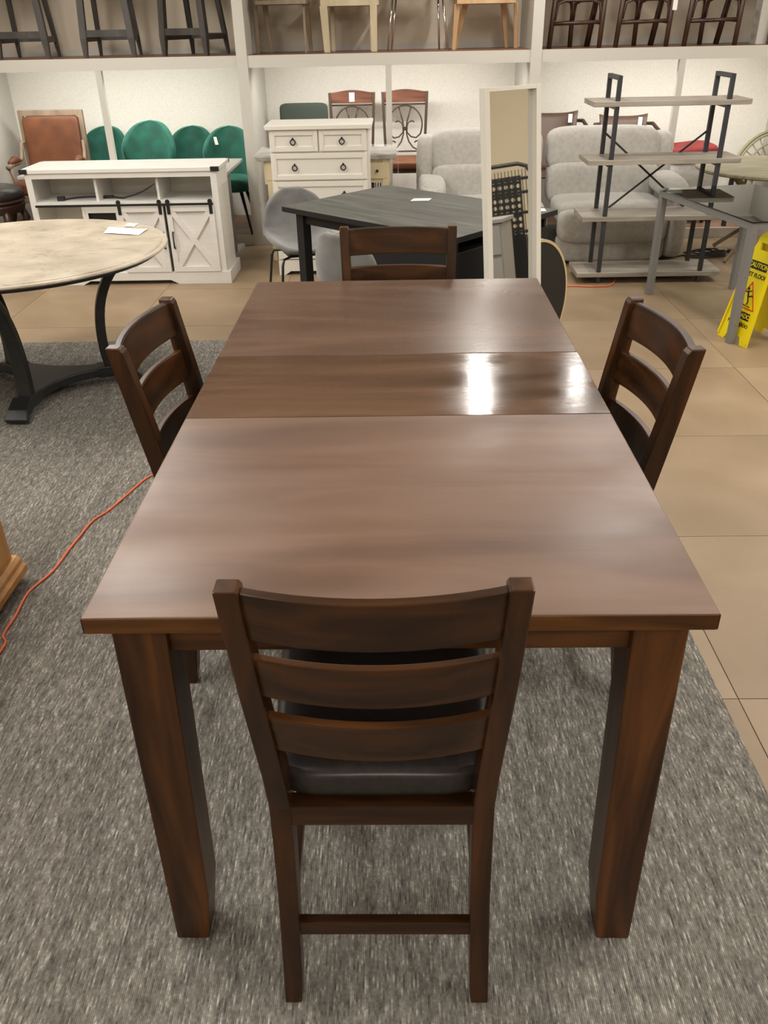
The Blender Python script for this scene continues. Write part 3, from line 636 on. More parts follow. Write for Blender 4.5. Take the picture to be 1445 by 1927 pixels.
# ---------------------------------------------------------------- recliner loveseat
SO = thing('recliner_loveseat', 'pale grey chenille recliner loveseat with two padded seats', 'sofa', (1.215, 6.80, 0))
for k, sx in enumerate((-1, 1)):
    c = sx * .475
    B().puff((c, .58, .775), (.91, .25, .34), 5, 12).map(lambda x, y, z: (x, y + .16 * (z - .6), z)).done('back_cushion', 'sofa', SO, smooth=True)
    B().puff((c, .55, .53), (.90, .25, .34), 6, 12).map(lambda x, y, z: (x, y + .16 * (z - .6), z)).done('back_cushion', 'sofa', SO, smooth=True)
    B().puff((c, .23, .37), (.86, .60, .20), 5, 12).done('seat_cushion', 'sofa', SO, smooth=True)
    B().puff((c, -.02, .30), (.86, .16, .27), 5, 10).done('front_pad', 'sofa', SO, smooth=True)
    B().puff((c, .01, .13), (.86, .14, .22), 6, 10).done('footrest', 'sofa', SO, smooth=True)
    B().puff((sx * .97, .24, .33), (.15, .72, .60), 5, 10).map(lambda x, y, z: (x, y, z - .06 * max(0, -(y - .25)) * (z > .45))).done('arm', 'sofa', SO, smooth=True)
    B().puff((sx * .93, .20, .56), (.20, .60, .15), 3.4, 10).map(lambda x, y, z: (x, y, z - .25 * max(0, .05 - y))).done('arm_pad', 'sofa', SO, smooth=True)
    B().puff((sx * .97, .66, .62), (.16, .26, .56), 4, 8).done('wing', 'sofa', SO, smooth=True)
B().bx(-.95, .95, .04, .70, .02, .16).done('base', 'disc_black', SO)

# ---------------------------------------------------------------- brown sling chairs, red cushion and ottoman in the right bay
def make_sling(label, loc, rz, grp, W):
    ch = thing('sling_chair', label, 'chair', loc, rz, grp)
    B().grid(lambda u, v: ((u - .5) * W * (1 + .06 * math.sin(PI * v) * -1 + .08 * v), -.20 - .16 * v + .06 * abs(2 * u - 1) ** 2, .42 + .46 * v + .025 * v * (2 * abs(u - .5)) ** 3), 12, 10).done('back_sling', 'brownleather', ch, smooth=True, solid=.012)
    B().grid(lambda u, v: ((u - .5) * W, -.20 + .44 * v, .42 - .03 * math.sin(PI * v) + .01 * abs(2 * u - 1)), 10, 8).done('seat_sling', 'brownleather', ch, smooth=True, solid=.012)
    for sx in (-1, 1):
        B().tube([(sx * (W / 2 + .0), -.33, .82), (sx * (W / 2 + .06), -.25, .825), (sx * (W / 2 + .08), -.12, .78), (sx * (W / 2 + .09), .0, .70), (sx * (W / 2 + .09), .06, .5), (sx * (W / 2 + .07), .10, .0)], [.014, .016, .018, .018, .016, .014], 8).done('arm', 'espresso', ch, smooth=True)
        B().cyl((sx * W / 2, -.2, .42), (sx * (W / 2 + .02), -.28, 0), .014).done('rear_leg', 'espresso', ch)
        B().cyl((sx * W / 2, -.22, .41), (sx * (W / 2 + .06), .10, .38), .012).done('side_rail', 'espresso', ch)
    return ch
q1 = make_sling('chocolate brown leather sling chair nearest the mirror, white tag at its corner', (1.42, 7.98, PZ + .03), 180, 'leather sling chairs behind the loveseat', .40)
q1.location.z = PZ
q2 = dup(q1, (2.05, 7.98, PZ), 180, 'chocolate brown leather sling chair with tag, left of the red cushion')
q2.scale = (1, 1, .96)
for q in (q1, q2): B().bx(-.018, .018, 0, .002, -.035, .035).map(lambda x, y, z: (x - .145, y - .262, z + .845)).done('price_tag', 'paper', q)
OT = thing('upholstered_ottoman', 'cream upholstered ottoman in the right bay under a red cushion', 'ottoman', (2.60, 8.05, PZ))
B().puff((0, 0, .285), (.43, .46, .43), 8, 10).done('body', 'sofa', OT, smooth=True)
for x in (-.17, .17):
    for y in (-.17, .17): B().cyl((x, y, .08), (x, y, 0), .02, .016).done('leg', 'espresso', OT)
rc = B().puff((0, 0, .065), (.43, .43, .13), 5, 12).map(lambda x, y, z: (x, y, z + .012 * math.sin(9 * x))).done('red_cushion', 'red', None, smooth=True, loc=(2.60, 8.03, PZ + .514))
tag(rc, 'red cloth seat cushion lying on the cream ottoman', 'cushion')

# ---------------------------------------------------------------- black desk turned cornerwise
DK = thing('black_desk', 'black desk with charcoal wood-grain top set cornerwise behind the brown table', 'desk', (.115, 5.13, .008), -42.6)
HL, HW = .675, .465
B().bx(-HL, HL, -HW, HW, .723, .752).done('desktop', 'ash', DK, bev=.0015)
b = B(); b.bx(-HL - .001, HL + .001, -HW - .001, -HW + .002, .722, .750).bx(-HL - .001, -HL + .002, -HW, HW, .722, .750).bx(HL - .002, HL + .001, -HW, HW, .722, .750); b.done('edge_band', 'disc_black', DK)
for y in (-HW + .06, HW - .06):
    B().bx(-HL + .09, -HL + .15, y - .03, y + .03, 0, .723).done('leg', 'disc_black', DK)
    B().bx(-HL + .09, HL - .04, y - .012, y + .012, .66, .723).done('rail', 'disc_black', DK)
B().bx(-HL + .09, -HL + .13, -HW + .06, HW - .06, .66, .723).done('rail', 'disc_black', DK)
B().bx(-.12, HL - .03, -HW + .03, HW - .03, .05, .66).done('pedestal', 'disc_black', DK, bev=.004)
B().bx(-.10, HL - .05, -HW + .05, HW - .05, 0, .05).done('plinth', 'disc_black', DK)
for z in (.07, .27, .47): B().bx(-.11, HL - .04, -HW + .018, -HW + .030, z, z + .18).done('drawer', 'disc_black', DK)
tag(B().bx(-.055, .055, -.035, .035, 0, .004).map(lambda x, y, z: (x + .3 * y, y, z)).done('card', 'paper', loc=(.148, 5.36, .762)), 'white card lying in the middle of the black desk', 'card')
tag(B().bx(-.05, .05, -.035, .035, 0, .004).done('notice_card', 'paper', loc=(.80, 4.985, .762)), 'white card at the right-hand corner of the black desk, beside the mirror', 'card')

# ---------------------------------------------------------------- grey velvet shell chairs
def make_shell(label, loc, rz, grp):
    ch = thing('shell_chair', label, 'chair', loc, rz, grp)
    # one moulded shell: seat dish flowing into the rounded back, faces +y
    prof = [(.235, .435), (.19, .425), (.08, .41), (-.04, .415), (-.13, .45), (-.185, .52), (-.205, .60), (-.215, .68), (-.222, .755), (-.226, .80)]
    ws = [.15, .195, .225, .235, .235, .23, .225, .205, .155, .06]
    def f(u, v):
        t = v * (len(prof) - 1); i = min(int(t), len(prof) - 2); k = t - i
        y = prof[i][0] * (1 - k) + prof[i + 1][0] * k; z = prof[i][1] * (1 - k) + prof[i + 1][1] * k; w_ = ws[i] * (1 - k) + ws[i + 1] * k
        a = 2 * u - 1; up_ = .09 * a * a * (math.sin(min(1, v * 1.6) * PI) ** 1 if v < .62 else 0); fw = .07 * a * a * max(0, min(1, (v - .35) * 4)) * (1 if v < .85 else (1 - v) / .15)
        return (a * w_, y + fw, z + up_)
    B().grid(f, 12, 18).done('shell', 'greyvelvet', ch, smooth=True, solid=.034, sub=1)
    b = B().bx(-.12, .12, -.1, .12, .375, .392); b.done('under_plate', 'black', ch)
    for sx in (-1, 1):
        for sy in (-1, 1): B().tube([(sx * .08, sy * .09, .385), (sx * .165, sy * .15, .375), (sx * .18, sy * .165, .34), (sx * .215, sy * .205, 0)], .009, 8).done('leg', 'black', ch, smooth=True)
    return ch
h1 = make_shell('grey velvet shell chair facing us between the console and black desk', (-.655, 5.82, 0), 200, 'grey velvet shell chairs')
dup(h1, (-.17, 4.42, .0095), -40, 'grey velvet shell chair pushed against the black desk behind the far brown chair')

h1.scale = (1, 1, .93)
# ---------------------------------------------------------------- leaning floor mirror
MI = thing('floor_mirror', 'tall white-framed floor mirror leaning behind the brown table', 'mirror', (.468, 4.12, .009), 36.6)
ml = lambda x, y, z: (x, y * math.cos(R(6)) + z * math.sin(R(6)), z * math.cos(R(6)) - y * math.sin(R(6)) * 1)
MW, MH, FW = .362, 1.44, .032
for nm, q in (('frame_side', (0, FW, 0, MH)), ('frame_side', (MW - FW, MW, 0, MH)), ('frame_rail', (FW, MW - FW, 0, FW)), ('frame_rail', (FW, MW - FW, MH - .018, MH))):
    B().bx(q[0], q[1], -.036, .0, q[2], q[3]).map(ml).done(nm, 'white', MI, bev=.001)
B().bx(FW, MW - FW, -.006, -.001, FW, MH - .018).map(ml).done('mirror_glass', 'mirror', MI)
# ---------------------------------------------------------------- round black board on edge
BD = thing('round_tabletop', 'black round tabletop with tan edge standing on its rim behind the mirror', 'tabletop', (.725, 4.475, .008), 49)
dm = lambda x, y, z: (x, z - .012, y + .352)
B().lathe([(.001, 0), (.337, 0), (.337, .024), (.001, .024)], 64).map(dm).done('board', 'disc_black', BD)
B().lathe([(.3372, -.0005), (.352, -.0005), (.352, .0245), (.3372, .0245), (.3372, -.0005)], 64, cap=False).map(dm).done('edge_band', 'tape', BD)

# ---------------------------------------------------------------- grey and black open bookshelf
BK = thing('open_bookshelf', 'four-shelf open bookcase with grey boards and black metal uprights', 'bookshelf', (1.86, 6.20, 0), 0)
UX = (-.372, .372); DP = .30
for x in UX:
    F = B().bx(x - .014, x + .014, 0, .028, 0, 1.372).done('upright', 'gunmetal', BK); B().bx(x - .014, x + .014, DP, DP + .028, 0, 1.372).done('upright', 'gunmetal', BK)
    B().bx(x - .014, x + .014, .028, DP, 1.345, 1.372).done('top_tie', 'gunmetal', BK)
    for z in (1.187, .822, .445, .048): B().bx(x - .012, x + .012, .028, DP, z - .02, z).done('shelf_tie', 'gunmetal', BK)
for z in (1.187, .822, .445, .048): B().prism([(-.535, -.012), (.505, -.012), (.53, .015), (.53, DP + .04), (-.53, DP + .04)], z, z + .032).done('shelf_board', 'greywood', BK, bev=.002)
for a, b_ in (((-.372, 1.0), (.30, .46)), ((.372, 1.0), (-.30, .46))): B().beam((a[0], DP + .02, a[1]), (b_[0], DP + .02, b_[1]), .004, .014).done('cross_brace', 'gunmetal', BK)

# ---------------------------------------------------------------- glass-topped desk, right
GT = thing('glass_desk', 'glass-topped desk with square grey metal legs at the right edge', 'desk', (1.99, 4.84, 0), 0)
ex, ey = Vector((.665, .105, 0)), Vector((-.222, 1.085, 0))
A_, Bc, Cc, Dc = Vector((0, 0, 0)), ey, ey + ex, ex
ux, uy = ex.normalized(), ey.normalized()
def gm(o_): m_ = Matrix(((ux.x, uy.x, 0, o_.x), (ux.y, uy.y, 0, o_.y), (0, 0, 1, o_.z), (0, 0, 0, 1))); return m_
LW = .042
for (p, sx, sy) in ((A_, 1, 1), (Bc, 1, -1), (Cc, -1, -1), (Dc, -1, 1)):
    lg = B().bx(0 if sx > 0 else -LW, LW if sx > 0 else 0, 0 if sy > 0 else -LW, LW if sy > 0 else 0, 0, .70, gm(p)).done('leg', 'greymetal', GT, bev=.002)
    for z in (.12, .40, .64):
        c = p + ux * (LW / 2 * sx) + uy * (LW / 2 * sy)
        e = c + ux * (.5 * LW * sx * (-1 if sx > 0 else 1) * (-1)) if False else c - uy * (.5 * LW * 1)
        B().cyl(e + Vector((0, 0, z)), e + Vector((0, 0, z)) - uy * .003, .006, .005, 8).done('bolt', 'chrome', lg)
for (p, q) in ((A_, Bc), (Bc, Cc), (Cc, Dc), (Dc, A_)):
    d = (q - p).normalized(); n_ = Vector((-d.y, d.x, 0)); ctr = (A_ + Cc) / 2
    if n_.dot(ctr - p) < 0: n_ = -n_
    B().beam(p + d * LW + n_ * LW / 2 + Vector((0, 0, .68)), q - d * LW + n_ * LW / 2 + Vector((0, 0, .68)), LW * .98, .04).done('frame_rail', 'greymetal', GT, bev=.002)
B().bx(-.006, ex.length + .006, -.006, ey.length + .006, .701, .709, gm(Vector((0, 0, 0)))).done('glass_top', 'glass', GT)

# ---------------------------------------------------------------- yellow wet-floor sign
WS = thing('wet_floor_sign', 'yellow folding wet floor sign in two languages beside the glass desk', 'sign', (2.20, 4.90, 0), 0)
def panel_mtx(pl_, pr, tl_):
    pl_, pr, tl_ = Vector(pl_), Vector(pr), Vector(tl_); X = (pr - pl_).normalized(); Zv = (tl_ - (pl_ + pr) / 2); H = Zv.length; Z = Zv.normalized(); Y = Z.cross(X).normalized()
    return Matrix(((X.x, Y.x, Z.x, (pl_.x + pr.x) / 2), (X.y, Y.y, Z.y, (pl_.y + pr.y) / 2), (X.z, Y.z, Z.z, 0), (0, 0, 0, 1))), H
def sign_panel(mtx, H, printed):
    w0, w1 = .135, .080
    out = [(-w0, 0), (-w0 + .062, 0), (-w0 + .078, .045), (w0 - .078, .045), (w0 - .062, 0), (w0, 0), (w1 + .01, H - .12), (w1, H - .03), (w1 - .03, H), (-w1 + .03, H), (-w1, H - .03), (-w1 - .01, H - .12)]
    hole = [(-.045, H - .095), (.045, H - .095), (.05, H - .055), (-.05, H - .055)]
    b = B()
    # body with a hand hole: four strips around the opening
    b.prism(out[:6] + [(w1 + .014, H - .095), (-w1 - .014, H - .095)], 0, .012, 1)
    b.prism([(-w1 - .014, H - .095), (-.045, H - .095), (-.05, H - .055), (-w1, H - .055)], 0, .012, 1)
    b.prism([(.045, H - .095), (w1 + .014, H - .095), (w1, H - .055), (.05, H - .055)], 0, .012, 1)
    b.prism([(-w1, H - .055), (w1, H - .055), (w1, H - .03), (w1 - .03, H), (-w1 + .03, H), (-w1, H - .03)], 0, .012, 1)
    b.map(lambda x, y, z: mtx @ Vector((x, y, z)))
    P_ = b.done('panel', 'yellow', WS)
    rb = B()
    for sx in (-1, 1): rb.beam((sx * (w0 - .008), -.004, .02), (sx * (w1 + .012), -.004, H - .1), .012, .014, up=(0, 1, 0))
    rb.beam((-.06, -.003, .135), (.06, -.003, .135), .01, .01); rb.map(lambda x, y, z: mtx @ Vector((x, y, z))); rb.done('rib', 'yellow', P_)
    if printed:
        T0 = mtx @ Matrix.Translation((0, -.0012, 0)) @ Matrix.Rotation(PI / 2, 4, 'X')
        def tm(x, z, dy=0): return mtx @ Matrix.Translation((x, -.0012 - dy, z)) @ Matrix.Rotation(PI / 2, 4, 'X')
        mp_ = lambda b, n, m_: b.map(lambda x, y, z: mtx @ Vector((x, y, z))).done(n, m_, P_)
        mp_(B().bx(-.072, .072, -.002, 0, H - .203, H - .157), 'print_bar', 'ink')
        text('CAUTION', .038, tm(0, H - .180, .0022), 'greenink', 'print_text', P_)
        text('WET FLOOR', .034, tm(0, H - .236), 'ink', 'print_text', P_)
        tri = [(-.085, H - .425), (.085, H - .425), (0, H - .275)]
        b = B()
        for p, q in ((tri[0], tri[1]), (tri[1], tri[2]), (tri[2], tri[0])): b.beam((p[0], -.001, p[1]), (q[0], -.001, q[1]), .002, .007, up=(0, 0, 1) if p[1] == q[1] else (1, 0, 0)); b.cyl((p[0], -.002, p[1]), (p[0], 0, p[1]), .0035, .0035, 10)
        mp_(b, 'print_triangle', 'redprint')
        b = B(); zc = H - .36
        b.cyl((-.012, -.002, zc + .045), (-.012, 0, zc + .045), .009, .009, 12)
        for seg in (((-.010, .034), (.004, .0), .011), ((.004, .0), (.034, .012), .008), ((.034, .012), (.046, .004), .007), ((.004, .0), (.018, -.028), .008), ((.018, -.028), (.012, -.044), .007), ((-.008, .03), (-.034, .022), .006), ((-.034, .022), (-.042, .034), .006), ((-.006, .028), (.022, .04), .006), ((-.04, -.052), (.045, -.052), .004), ((-.03, -.044), (.0, -.048), .003)):
            (a, a2), (c, c2), wd = seg; b.beam((a, -.001, zc + a2), (c, -.001, zc + c2), .002, wd, up=(1, 0, 0) if abs(c - a) < abs(c2 - a2) else (0, 0, 1))
        mp_(b, 'print_figure', 'ink')
        mp_(B().bx(-.076, .076, -.002, 0, H - .490, H - .447), 'print_bar', 'ink')
        text('CUIDADO', .036, tm(0, H - .469, .0022), 'greenink', 'print_text', P_)
        text('PISO MOJADO', .028, tm(0, H - .522), 'ink', 'print_text', P_)
    return P_
o0 = Vector((2.20, 4.90, 0))
FL, FR_ = Vector((1.985, 5.00, 0)) - o0, Vector((2.055, 4.775, 0)) - o0
axis = (FR_ - FL).normalized(); outw = Vector((-axis.y, axis.x, 0)); outw = outw if outw.x < 0 else -outw
topc = (FL + FR_) / 2 - outw * .13 + Vector((0, 0, .62))
m_, H_ = panel_mtx(FL, FR_, topc); sign_panel(m_, H_, True)
BL, BR = FR_ - outw * .285, FL - outw * .285
m2_, H2_ = panel_mtx(BL, BR, topc - outw * .012); sign_panel(m2_, H2_, False)

# ---------------------------------------------------------------- round olive table and rattan armchair, right
OT2 = thing('olive_round_table', 'round weathered olive table with crossed legs behind the glass desk', 'table', (2.93, 6.96, 0))
B().lathe([(.001, .655), (.56, .655), (.575, .665), (.575, .68), (.56, .686), (.001, .686)], 56).done('table_top', 'olive', OT2)
B().lathe([(.001, .635), (.40, .635), (.40, .655), (.001, .655)], 32).done('apron', 'olive', OT2)
for a in (35, 125, 215, 305):
    c, s = math.cos(R(a)), math.sin(R(a))
    B().beam((c * .42, s * .42, .64), (-c * .40, -s * .40, 0.01), .022, .026).done('leg', 'weathered', OT2)
    B().beam((c * .50, s * .50, .655), (c * .50, s * .50, .30), .028, .028).done('corner_post', 'gunmetal', OT2)
RA = thing('rattan_armchair', 'sage green rattan chair with arched fan back at the right edge', 'chair', (3.42, 8.02, PZ), 165)
def ell(rx, rz, z0, a0=0, a1=180, n=24, y=-.25, yl=.15): return [(rx * math.cos(R(a0 + (a1 - a0) * i / n)), y + yl * abs(math.cos(R(a0 + (a1 - a0) * i / n))) ** 2, z0 + rz * math.sin(R(a0 + (a1 - a0) * i / n))) for i in range(n + 1)]
for k, (rx, rz) in enumerate(((.36, .34), (.335, .315), (.25, .235), (.16, .15))): B().tube(ell(rx, rz, .38), .013 if k < 2 else .009, 7).done('arch', 'sage', RA, smooth=True)
for a in range(20, 170, 13):
    B().tube([(.05 * math.cos(R(a)), -.25, .38), (.34 * math.cos(R(a)), -.25 + .15 * math.cos(R(a)) ** 2, .38 + .32 * math.sin(R(a)))], .006, 6).done('spoke', 'sage', RA, smooth=True)
B().tube([(.34 * math.cos(2 * PI * i / 24), .02 + .26 * math.sin(2 * PI * i / 24), .37) for i in range(24)], .016, 7, closed=True).done('seat_ring', 'sage', RA, smooth=True)
B().lathe([(.001, .36), (.30, .36), (.30, .375), (.001, .38)], 28).map(lambda x, y, z: (x * 1.05, y * .8 + .02, z)).done('seat', 'sage', RA)
for sx in (-1, 1):
    for sy in (-1, 1): B().tube([(sx * .22, .02 + sy * .18, .36), (sx * .24, .02 + sy * .2, .2), (sx * .27, .02 + sy * .23, 0)], .014, 7).done('leg', 'sage', RA, smooth=True)

# ---------------------------------------------------------------- cords on the floor
pts = [(-1.36, 1.60), (-1.277, 2.018), (-1.301, 2.111), (-1.301, 2.209), (-1.308, 2.345), (-1.269, 2.474), (-1.258, 2.614), (-1.248, 2.708), (-1.234, 2.826), (-1.194, 2.909), (-1.154, 3.04), (-1.111, 3.181), (-1.06, 3.24), (-.9, 3.42), (-.65, 3.5), (-.4, 3.55)]
sp = [(x, y, .0115) for x, y in smooth_path(pts)]
tag(B().tube(sp, .0045, 8).done('extension_cord', 'cord', smooth=True), 'orange extension cord curving over the grey carpet left of the brown table', 'cord')
pts = [(.86, 5.62), (1.05, 6.02), (1.25, 6.12), (1.45, 6.10), (1.60, 6.18), (1.75, 6.75)]
tag(B().tube([(x, y, .006) for x, y in smooth_path(pts)], .005, 8).done('extension_cord', 'cord', smooth=True), 'orange extension cord on the bare floor under the grey bookcase', 'cord')
random.seed(11)
cl = [(2.02, 6.95), (2.2, 6.9), (2.3, 6.95)]
for k in range(4):
    for i in range(14):
        a = 2 * PI * i / 14; cl.append((2.52 + (.17 - .02 * k) * math.cos(a + PI) + .02 * k, 6.98 + (.09 - .008 * k) * math.sin(a + PI) + random.uniform(-.006, .006)))
cl += [(2.6, 7.08), (2.7, 7.12), (2.78, 7.05)]
cz = [(x, y, .007 + .010 * ((i // 40) % 4)) for i, (x, y) in enumerate(smooth_path(cl, 3))]
tag(B().tube(cz, .006, 6).bx(2.74, 2.82, 7.03, 7.07, .002, .03).done('cable_coil', 'cord_dk', smooth=False), 'coiled black cable on the floor between bookcase and rattan chair', 'cable')

# ---------------------------------------------------------------- seats on the upper shelf
UZ = DECK + .001
def make_stool(label, loc, rz, grp):
    ch = thing('counter_stool', label, 'stool', loc, rz, grp)
    def lg(p0, p1, p2, w0, w1):
        B().loft([[(p[0] + a * w_ / 2, p[1] + b_ * w_ / 2, p[2]) for a, b_ in ((-1, -1), (1, -1), (1, 1), (-1, 1))] for p, w_ in ((p0, w0 * .62), (p1, w0), (p2, w1))]).done('leg', 'charcoal', ch)
    for sx in (-1, 1):
        lg((sx * .20, -.20, 0), (sx * .195, -.195, .14), (sx * .165, -.17, .62), .052, .05)
        lg((sx * .175, .23, 0), (sx * .165, .21, .16), (sx * .14, .13, .62), .036, .04)
        B().beam((sx * .19, -.185, .135), (sx * .165, .2, .135), .02, .04).done('side_stretcher', 'charcoal', ch)
    B().beam((-.175, -.2, .175), (.175, -.2, .175), .024, .05).done('footrest', 'charcoal', ch); B().beam((-.15, .205, .14), (.15, .205, .14), .02, .04).done('rear_stretcher', 'charcoal', ch)
    B().bx(-.20, .20, -.2, .18, .60, .64).done('seat_frame', 'charcoal', ch); B().puff((0, -.01, .675), (.43, .41, .09), 5, 8).done('seat', 'leather_dk', ch, smooth=True)
    B().puff((0, .2, .92), (.42, .05, .34), 7, 8).done('backrest', 'leather_dk', ch, smooth=True)
    for sx in (-1, 1): B().beam((sx * .15, .17, .62), (sx * .15, .19, .78), .03, .03).done('back_post', 'charcoal', ch)
    return ch
k1 = make_stool('charcoal wooden counter stool, first from the left on the upper shelf', (-3.13, 8.10, UZ), 4, 'charcoal stools on the upper shelf')
dup(k1, (-2.405, 8.10, UZ), 4, 'charcoal wooden counter stool, second from the left on the upper shelf')
dup(k1, (-1.70, 8.12, UZ), -18, 'charcoal wooden counter stool turned aside, third from left on upper shelf')
def leg_chair(name, label, loc, rz, legs, mt, seat_z, seat_m, W, D, apron=0, round_leg=False, extra=None):
    ch = thing(name, label, 'chair', loc, rz)
    for (x0, y0, x1, y1, w0, w1) in legs:
        if round_leg: B().cyl((x0, y0, 0), (x1, y1, seat_z), w0, w1, 10).done('leg', mt, ch, smooth=True)
        else: B().loft([[(x + a * w_ / 2, y + b_ * w_ / 2, z) for a, b_ in ((-1, -1), (1, -1), (1, 1), (-1, 1))] for x, y, z, w_ in ((x0, y0, 0, w0), (x1, y1, seat_z, w1))]).done('leg', mt, ch, bev=.003)
    if apron: B().bx(-W / 2, W / 2, -D / 2, D / 2, seat_z - .002, seat_z + apron).done('seat_frame', mt, ch, bev=.004)
    B().puff((0, 0, seat_z + apron + .03), (W * .98, D * .98, .08), 5, 8).done('seat', seat_m, ch, smooth=True)
    B().puff((0, D / 2 - .02, seat_z + .36), (W * .96, .06, .40), 6, 8).done('backrest', seat_m, ch, smooth=True)
    for sx in (-1, 1): B().beam((sx * W * .4, D / 2 - .02, seat_z), (sx * W * .4, D / 2 - .01, seat_z + .2), .03, .03).done('back_post', mt, ch)
    return ch
leg_chair('greige_chair', 'greige wooden side chair with black seat on the upper shelf', (-.94, 8.14, UZ), 0, [(-.235, -.05, -.225, -.06, .025, .028), (-.14, .10, -.16, .05, .03, .042), (.205, .12, .19, .05, .03, .042), (.18, -.10, .18, -.1, .02, .02)], 'greige', .355, 'leather_dk', .42, .36, .03)
leg_chair('cream_chair', 'cream wooden chair with thick square legs on the upper shelf', (-.375, 8.16, UZ), 0, [(-.20, -.16, -.215, -.17, .05, .065), (.195, -.16, .195, -.17, .05, .06), (-.165, .13, -.165, .13, .035, .035), (.17, .13, .165, .13, .03, .03)], 'creamwood', .335, 'creamwood', .48, .40, .07)
leg_chair('metal_leg_chair', 'chair with thin chrome legs between cream and light oak chairs', (.19, 8.12, UZ), 0, [(-.255, -.05, -.21, -.03, .008, .010), (-.225, .06, -.18, .05, .008, .010), (.185, .06, .17, .05, .008, .010), (.25, -.07, .20, -.04, .008, .010)], 'chrome', .42, 'greyvelvet', .42, .40, 0, True)
leg_chair('oak_chair', 'light oak chair with splayed rear legs on the upper shelf', (.745, 8.14, UZ), 0, [(-.255, -.12, -.235, -.14, .03, .05), (-.225, .13, -.15, .1, .03, .05), (.22, .14, .17, .1, .03, .045), (.28, -.02, .255, -.1, .032, .036)], 'lightoak', .33, 'lightoak', .48, .40, .05)
def make_rattan(label, loc, rz, grp):
    ch = thing('rattan_bar_chair', label, 'chair', loc, rz, grp)
    fx, rx_ = .195, .165
    P4 = {'fl': ((-.21, -.17), (-.165, -.16)), 'fr': ((.20, -.17), (.225, -.16)), 'rl': ((.02, .16), (.02, .15)), 'rr': ((.175, .21), (.245, .12))}
    for k in P4:
        (x0, y0), (x1, y1) = P4[k]; xm, ym = (x0 * .6 + x1 * .4), (y0 * .6 + y1 * .4)
        r = .020 if k != 'rr' else .025
        B().tube([(x0, y0, 0), (x0 + (x1 - x0) * .3, y0 + (y1 - y0) * .3, .2), (x1, y1, .62)], [r, r, r * .9], 8).done('leg', 'rattan', ch, smooth=True)
    def at(k, z): (x0, y0), (x1, y1) = P4[k]; t = z / .62; return (x0 + (x1 - x0) * t, y0 + (y1 - y0) * t, z)
    for a, b_ in (('fl', 'rl'), ('rl', 'fr'), ('fr', 'rr'), ('fl', 'fr')):
        B().tube([at(a, .175), at(b_, .185)], .014, 8).done('stretcher', 'rattan', ch, smooth=True)
        A1, B1 = Vector(at(a, .26)), Vector(at(b_, .26)); d = (B1 - A1); dn = d.normalized()
        pts = [Vector(at(a, .20)) + dn * .018, A1 + dn * .022, A1 + dn * .035 + Vector((0, 0, .055)), A1 + dn * min(.09, d.length * .35) + Vector((0, 0, .075)), B1 - dn * min(.09, d.length * .35) + Vector((0, 0, .075)), B1 - dn * .035 + Vector((0, 0, .055)), B1 - dn * .022, Vector(at(b_, .20)) - dn * .018]
        B().tube(pts, .0115, 7).done('bent_cane', 'rattan', ch, smooth=True)
    B().lathe([(.001, .60), (.22, .60), (.235, .615), (.235, .64), (.22, .65), (.001, .65)], 28).map(lambda x, y, z: (x + .02, y, z)).done('seat', 'rattan', ch)
    B().tube([(-.18, .18, .64), (-.2, .24, .85), (-.1, .27, .98), (.12, .27, .98), (.24, .24, .85), (.22, .18, .64)], .016, 8).done('back_hoop', 'rattan', ch, smooth=True)
    return ch
r1_ = make_rattan('dark rattan bar chair beside the partition, first of three on the upper shelf', (1.47, 8.0, UZ), 0, 'dark rattan bar chairs')
r2_ = dup(r1_, (2.01, 7.98, UZ), 0, 'dark rattan bar chair with a white tag, second of three on upper shelf')
dup(r1_, (2.56, 7.96, UZ), 0, 'dark rattan bar chair next to the pale square post, third on upper shelf')
dup(r1_, (3.28, 7.98, UZ), 0, 'dark rattan bar chair beyond the pale post, cut off by the right edge')
B().bx(.205, .24, -.205, -.20, .255, .36).done('price_tag', 'paper', r2_)
WP = thing('white_pedestal', 'pale square post of a stand on the upper shelf beside rattan chairs', 'stand', (3.0, 7.93, UZ), 8)
B().bx(-.045, .045, -.05, .05, 0, .9).done('post', 'shelf_paint', WP, bev=.003); B().bx(-.14, .14, -.14, .14, .9, .93).done('top', 'shelf_paint', WP, bev=.003)

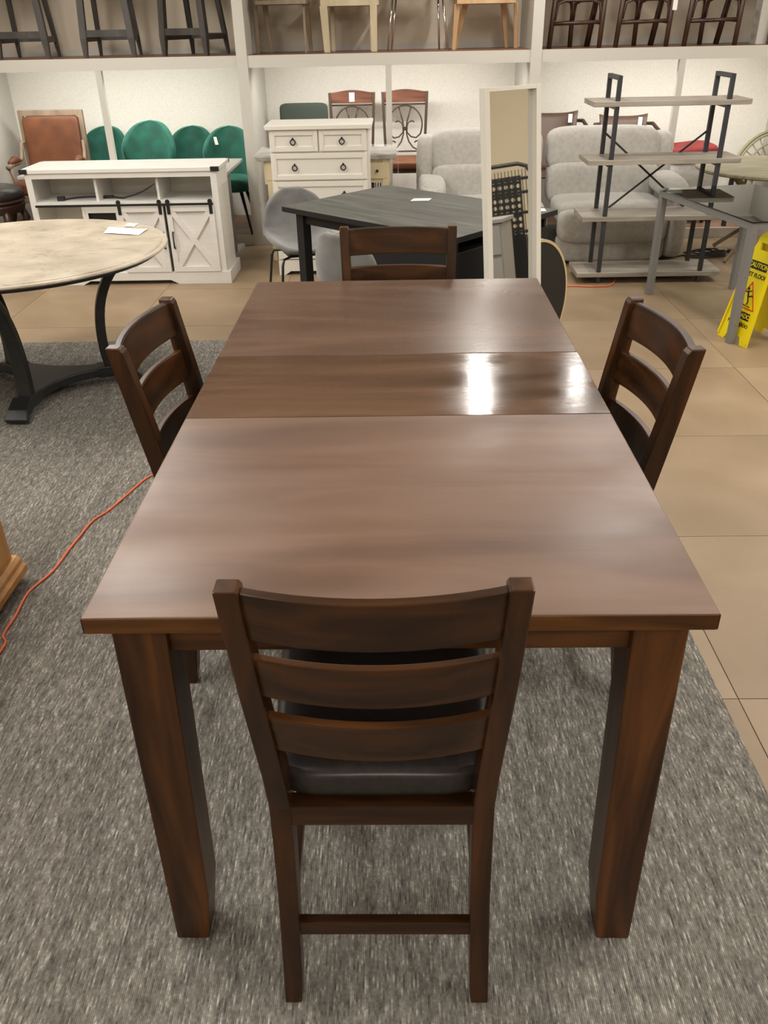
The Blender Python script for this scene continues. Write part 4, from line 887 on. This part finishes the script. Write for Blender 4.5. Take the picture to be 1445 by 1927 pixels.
# ---------------------------------------------------------------- out of the frame on the right, seen only in the mirror
GD = thing('grey_drawer_chest', 'grey drawer chest seen only in the mirror, right of the view', 'dresser', (2.62, 3.42, 0), 0)
B().bx(.02, .45, -.5, .42, .04, .74).done('carcass', 'chestgrey', GD, bev=.003); B().bx(0, .47, -.52, .44, .745, .772).done('top', 'chestgrey', GD, bev=.003)
for z in (.06, .29, .52): B().bx(0, .02, -.49, .41, z, z + .205).done('drawer', 'chestgrey', GD, bev=.003)
B().bx(.05, .45, -.45, .38, 0, .04).done('plinth', 'black', GD)
PP = thing('perforated_panel', 'black panel with rows of round holes, seen in the mirror', 'panel', (3.55, 3.62, .0), 0)
b = B(); cs = .052
for i in range(5):
    for j in range(9):
        y, z = i * cs - .02, .58 + j * cs; k = [(y + cs / 2 + .016 * math.cos(R(t)), z + cs / 2 + .016 * math.sin(R(t))) for t in [q * 22.5 for q in range(16)]]
        o_ = [(y + cs / 2 + cs / 2 * max(-1, min(1, 1.42 * math.cos(R(t)))), z + cs / 2 + cs / 2 * max(-1, min(1, 1.42 * math.sin(R(t))))) for t in [q * 22.5 for q in range(16)]]
        b.loft([[(0, *p) for p in k], [(0, *p) for p in o_], [(.012, *p) for p in o_], [(.012, *p) for p in k], [(0, *p) for p in k]], cap=False)
b.done('perforated_sheet', 'black', PP)
B().bx(0, .03, -.03, .25, 0, .58).done('lower_panel', 'black', PP)
WR = thing('wire_rack', 'black tubular wire rack seen only in the mirror behind the perforated panel', 'rack', (4.5, 3.62, 0), 0)
B().tube([(0, -.5, 0), (0, -.5, 1.05), (0, -.46, 1.12), (0, -.38, 1.15), (0, .06, 1.15), (0, .14, 1.12), (0, .18, 1.05), (0, .18, 0)], .018, 8).done('hoop', 'black', WR, smooth=True)
B().tube([(0, .28, 0), (0, .30, 1.12)], .024, 8).done('post', 'black', WR)
for z in (.12, .35, .55, .72, .9, 1.02):
    B().tube([(0, -.5, z), (0, .30, z)], .014, 6).done('cross_bar', 'black', WR)
for k in range(22): B().tube([(0, -.48 + k * .032, .05), (0, -.48 + k * .032, 1.1)], .0045, 5).done('wire', 'black', WR)
B().bx(-.25, .25, -.5, .3, .0, .5).done('crate', 'disc_black', WR)
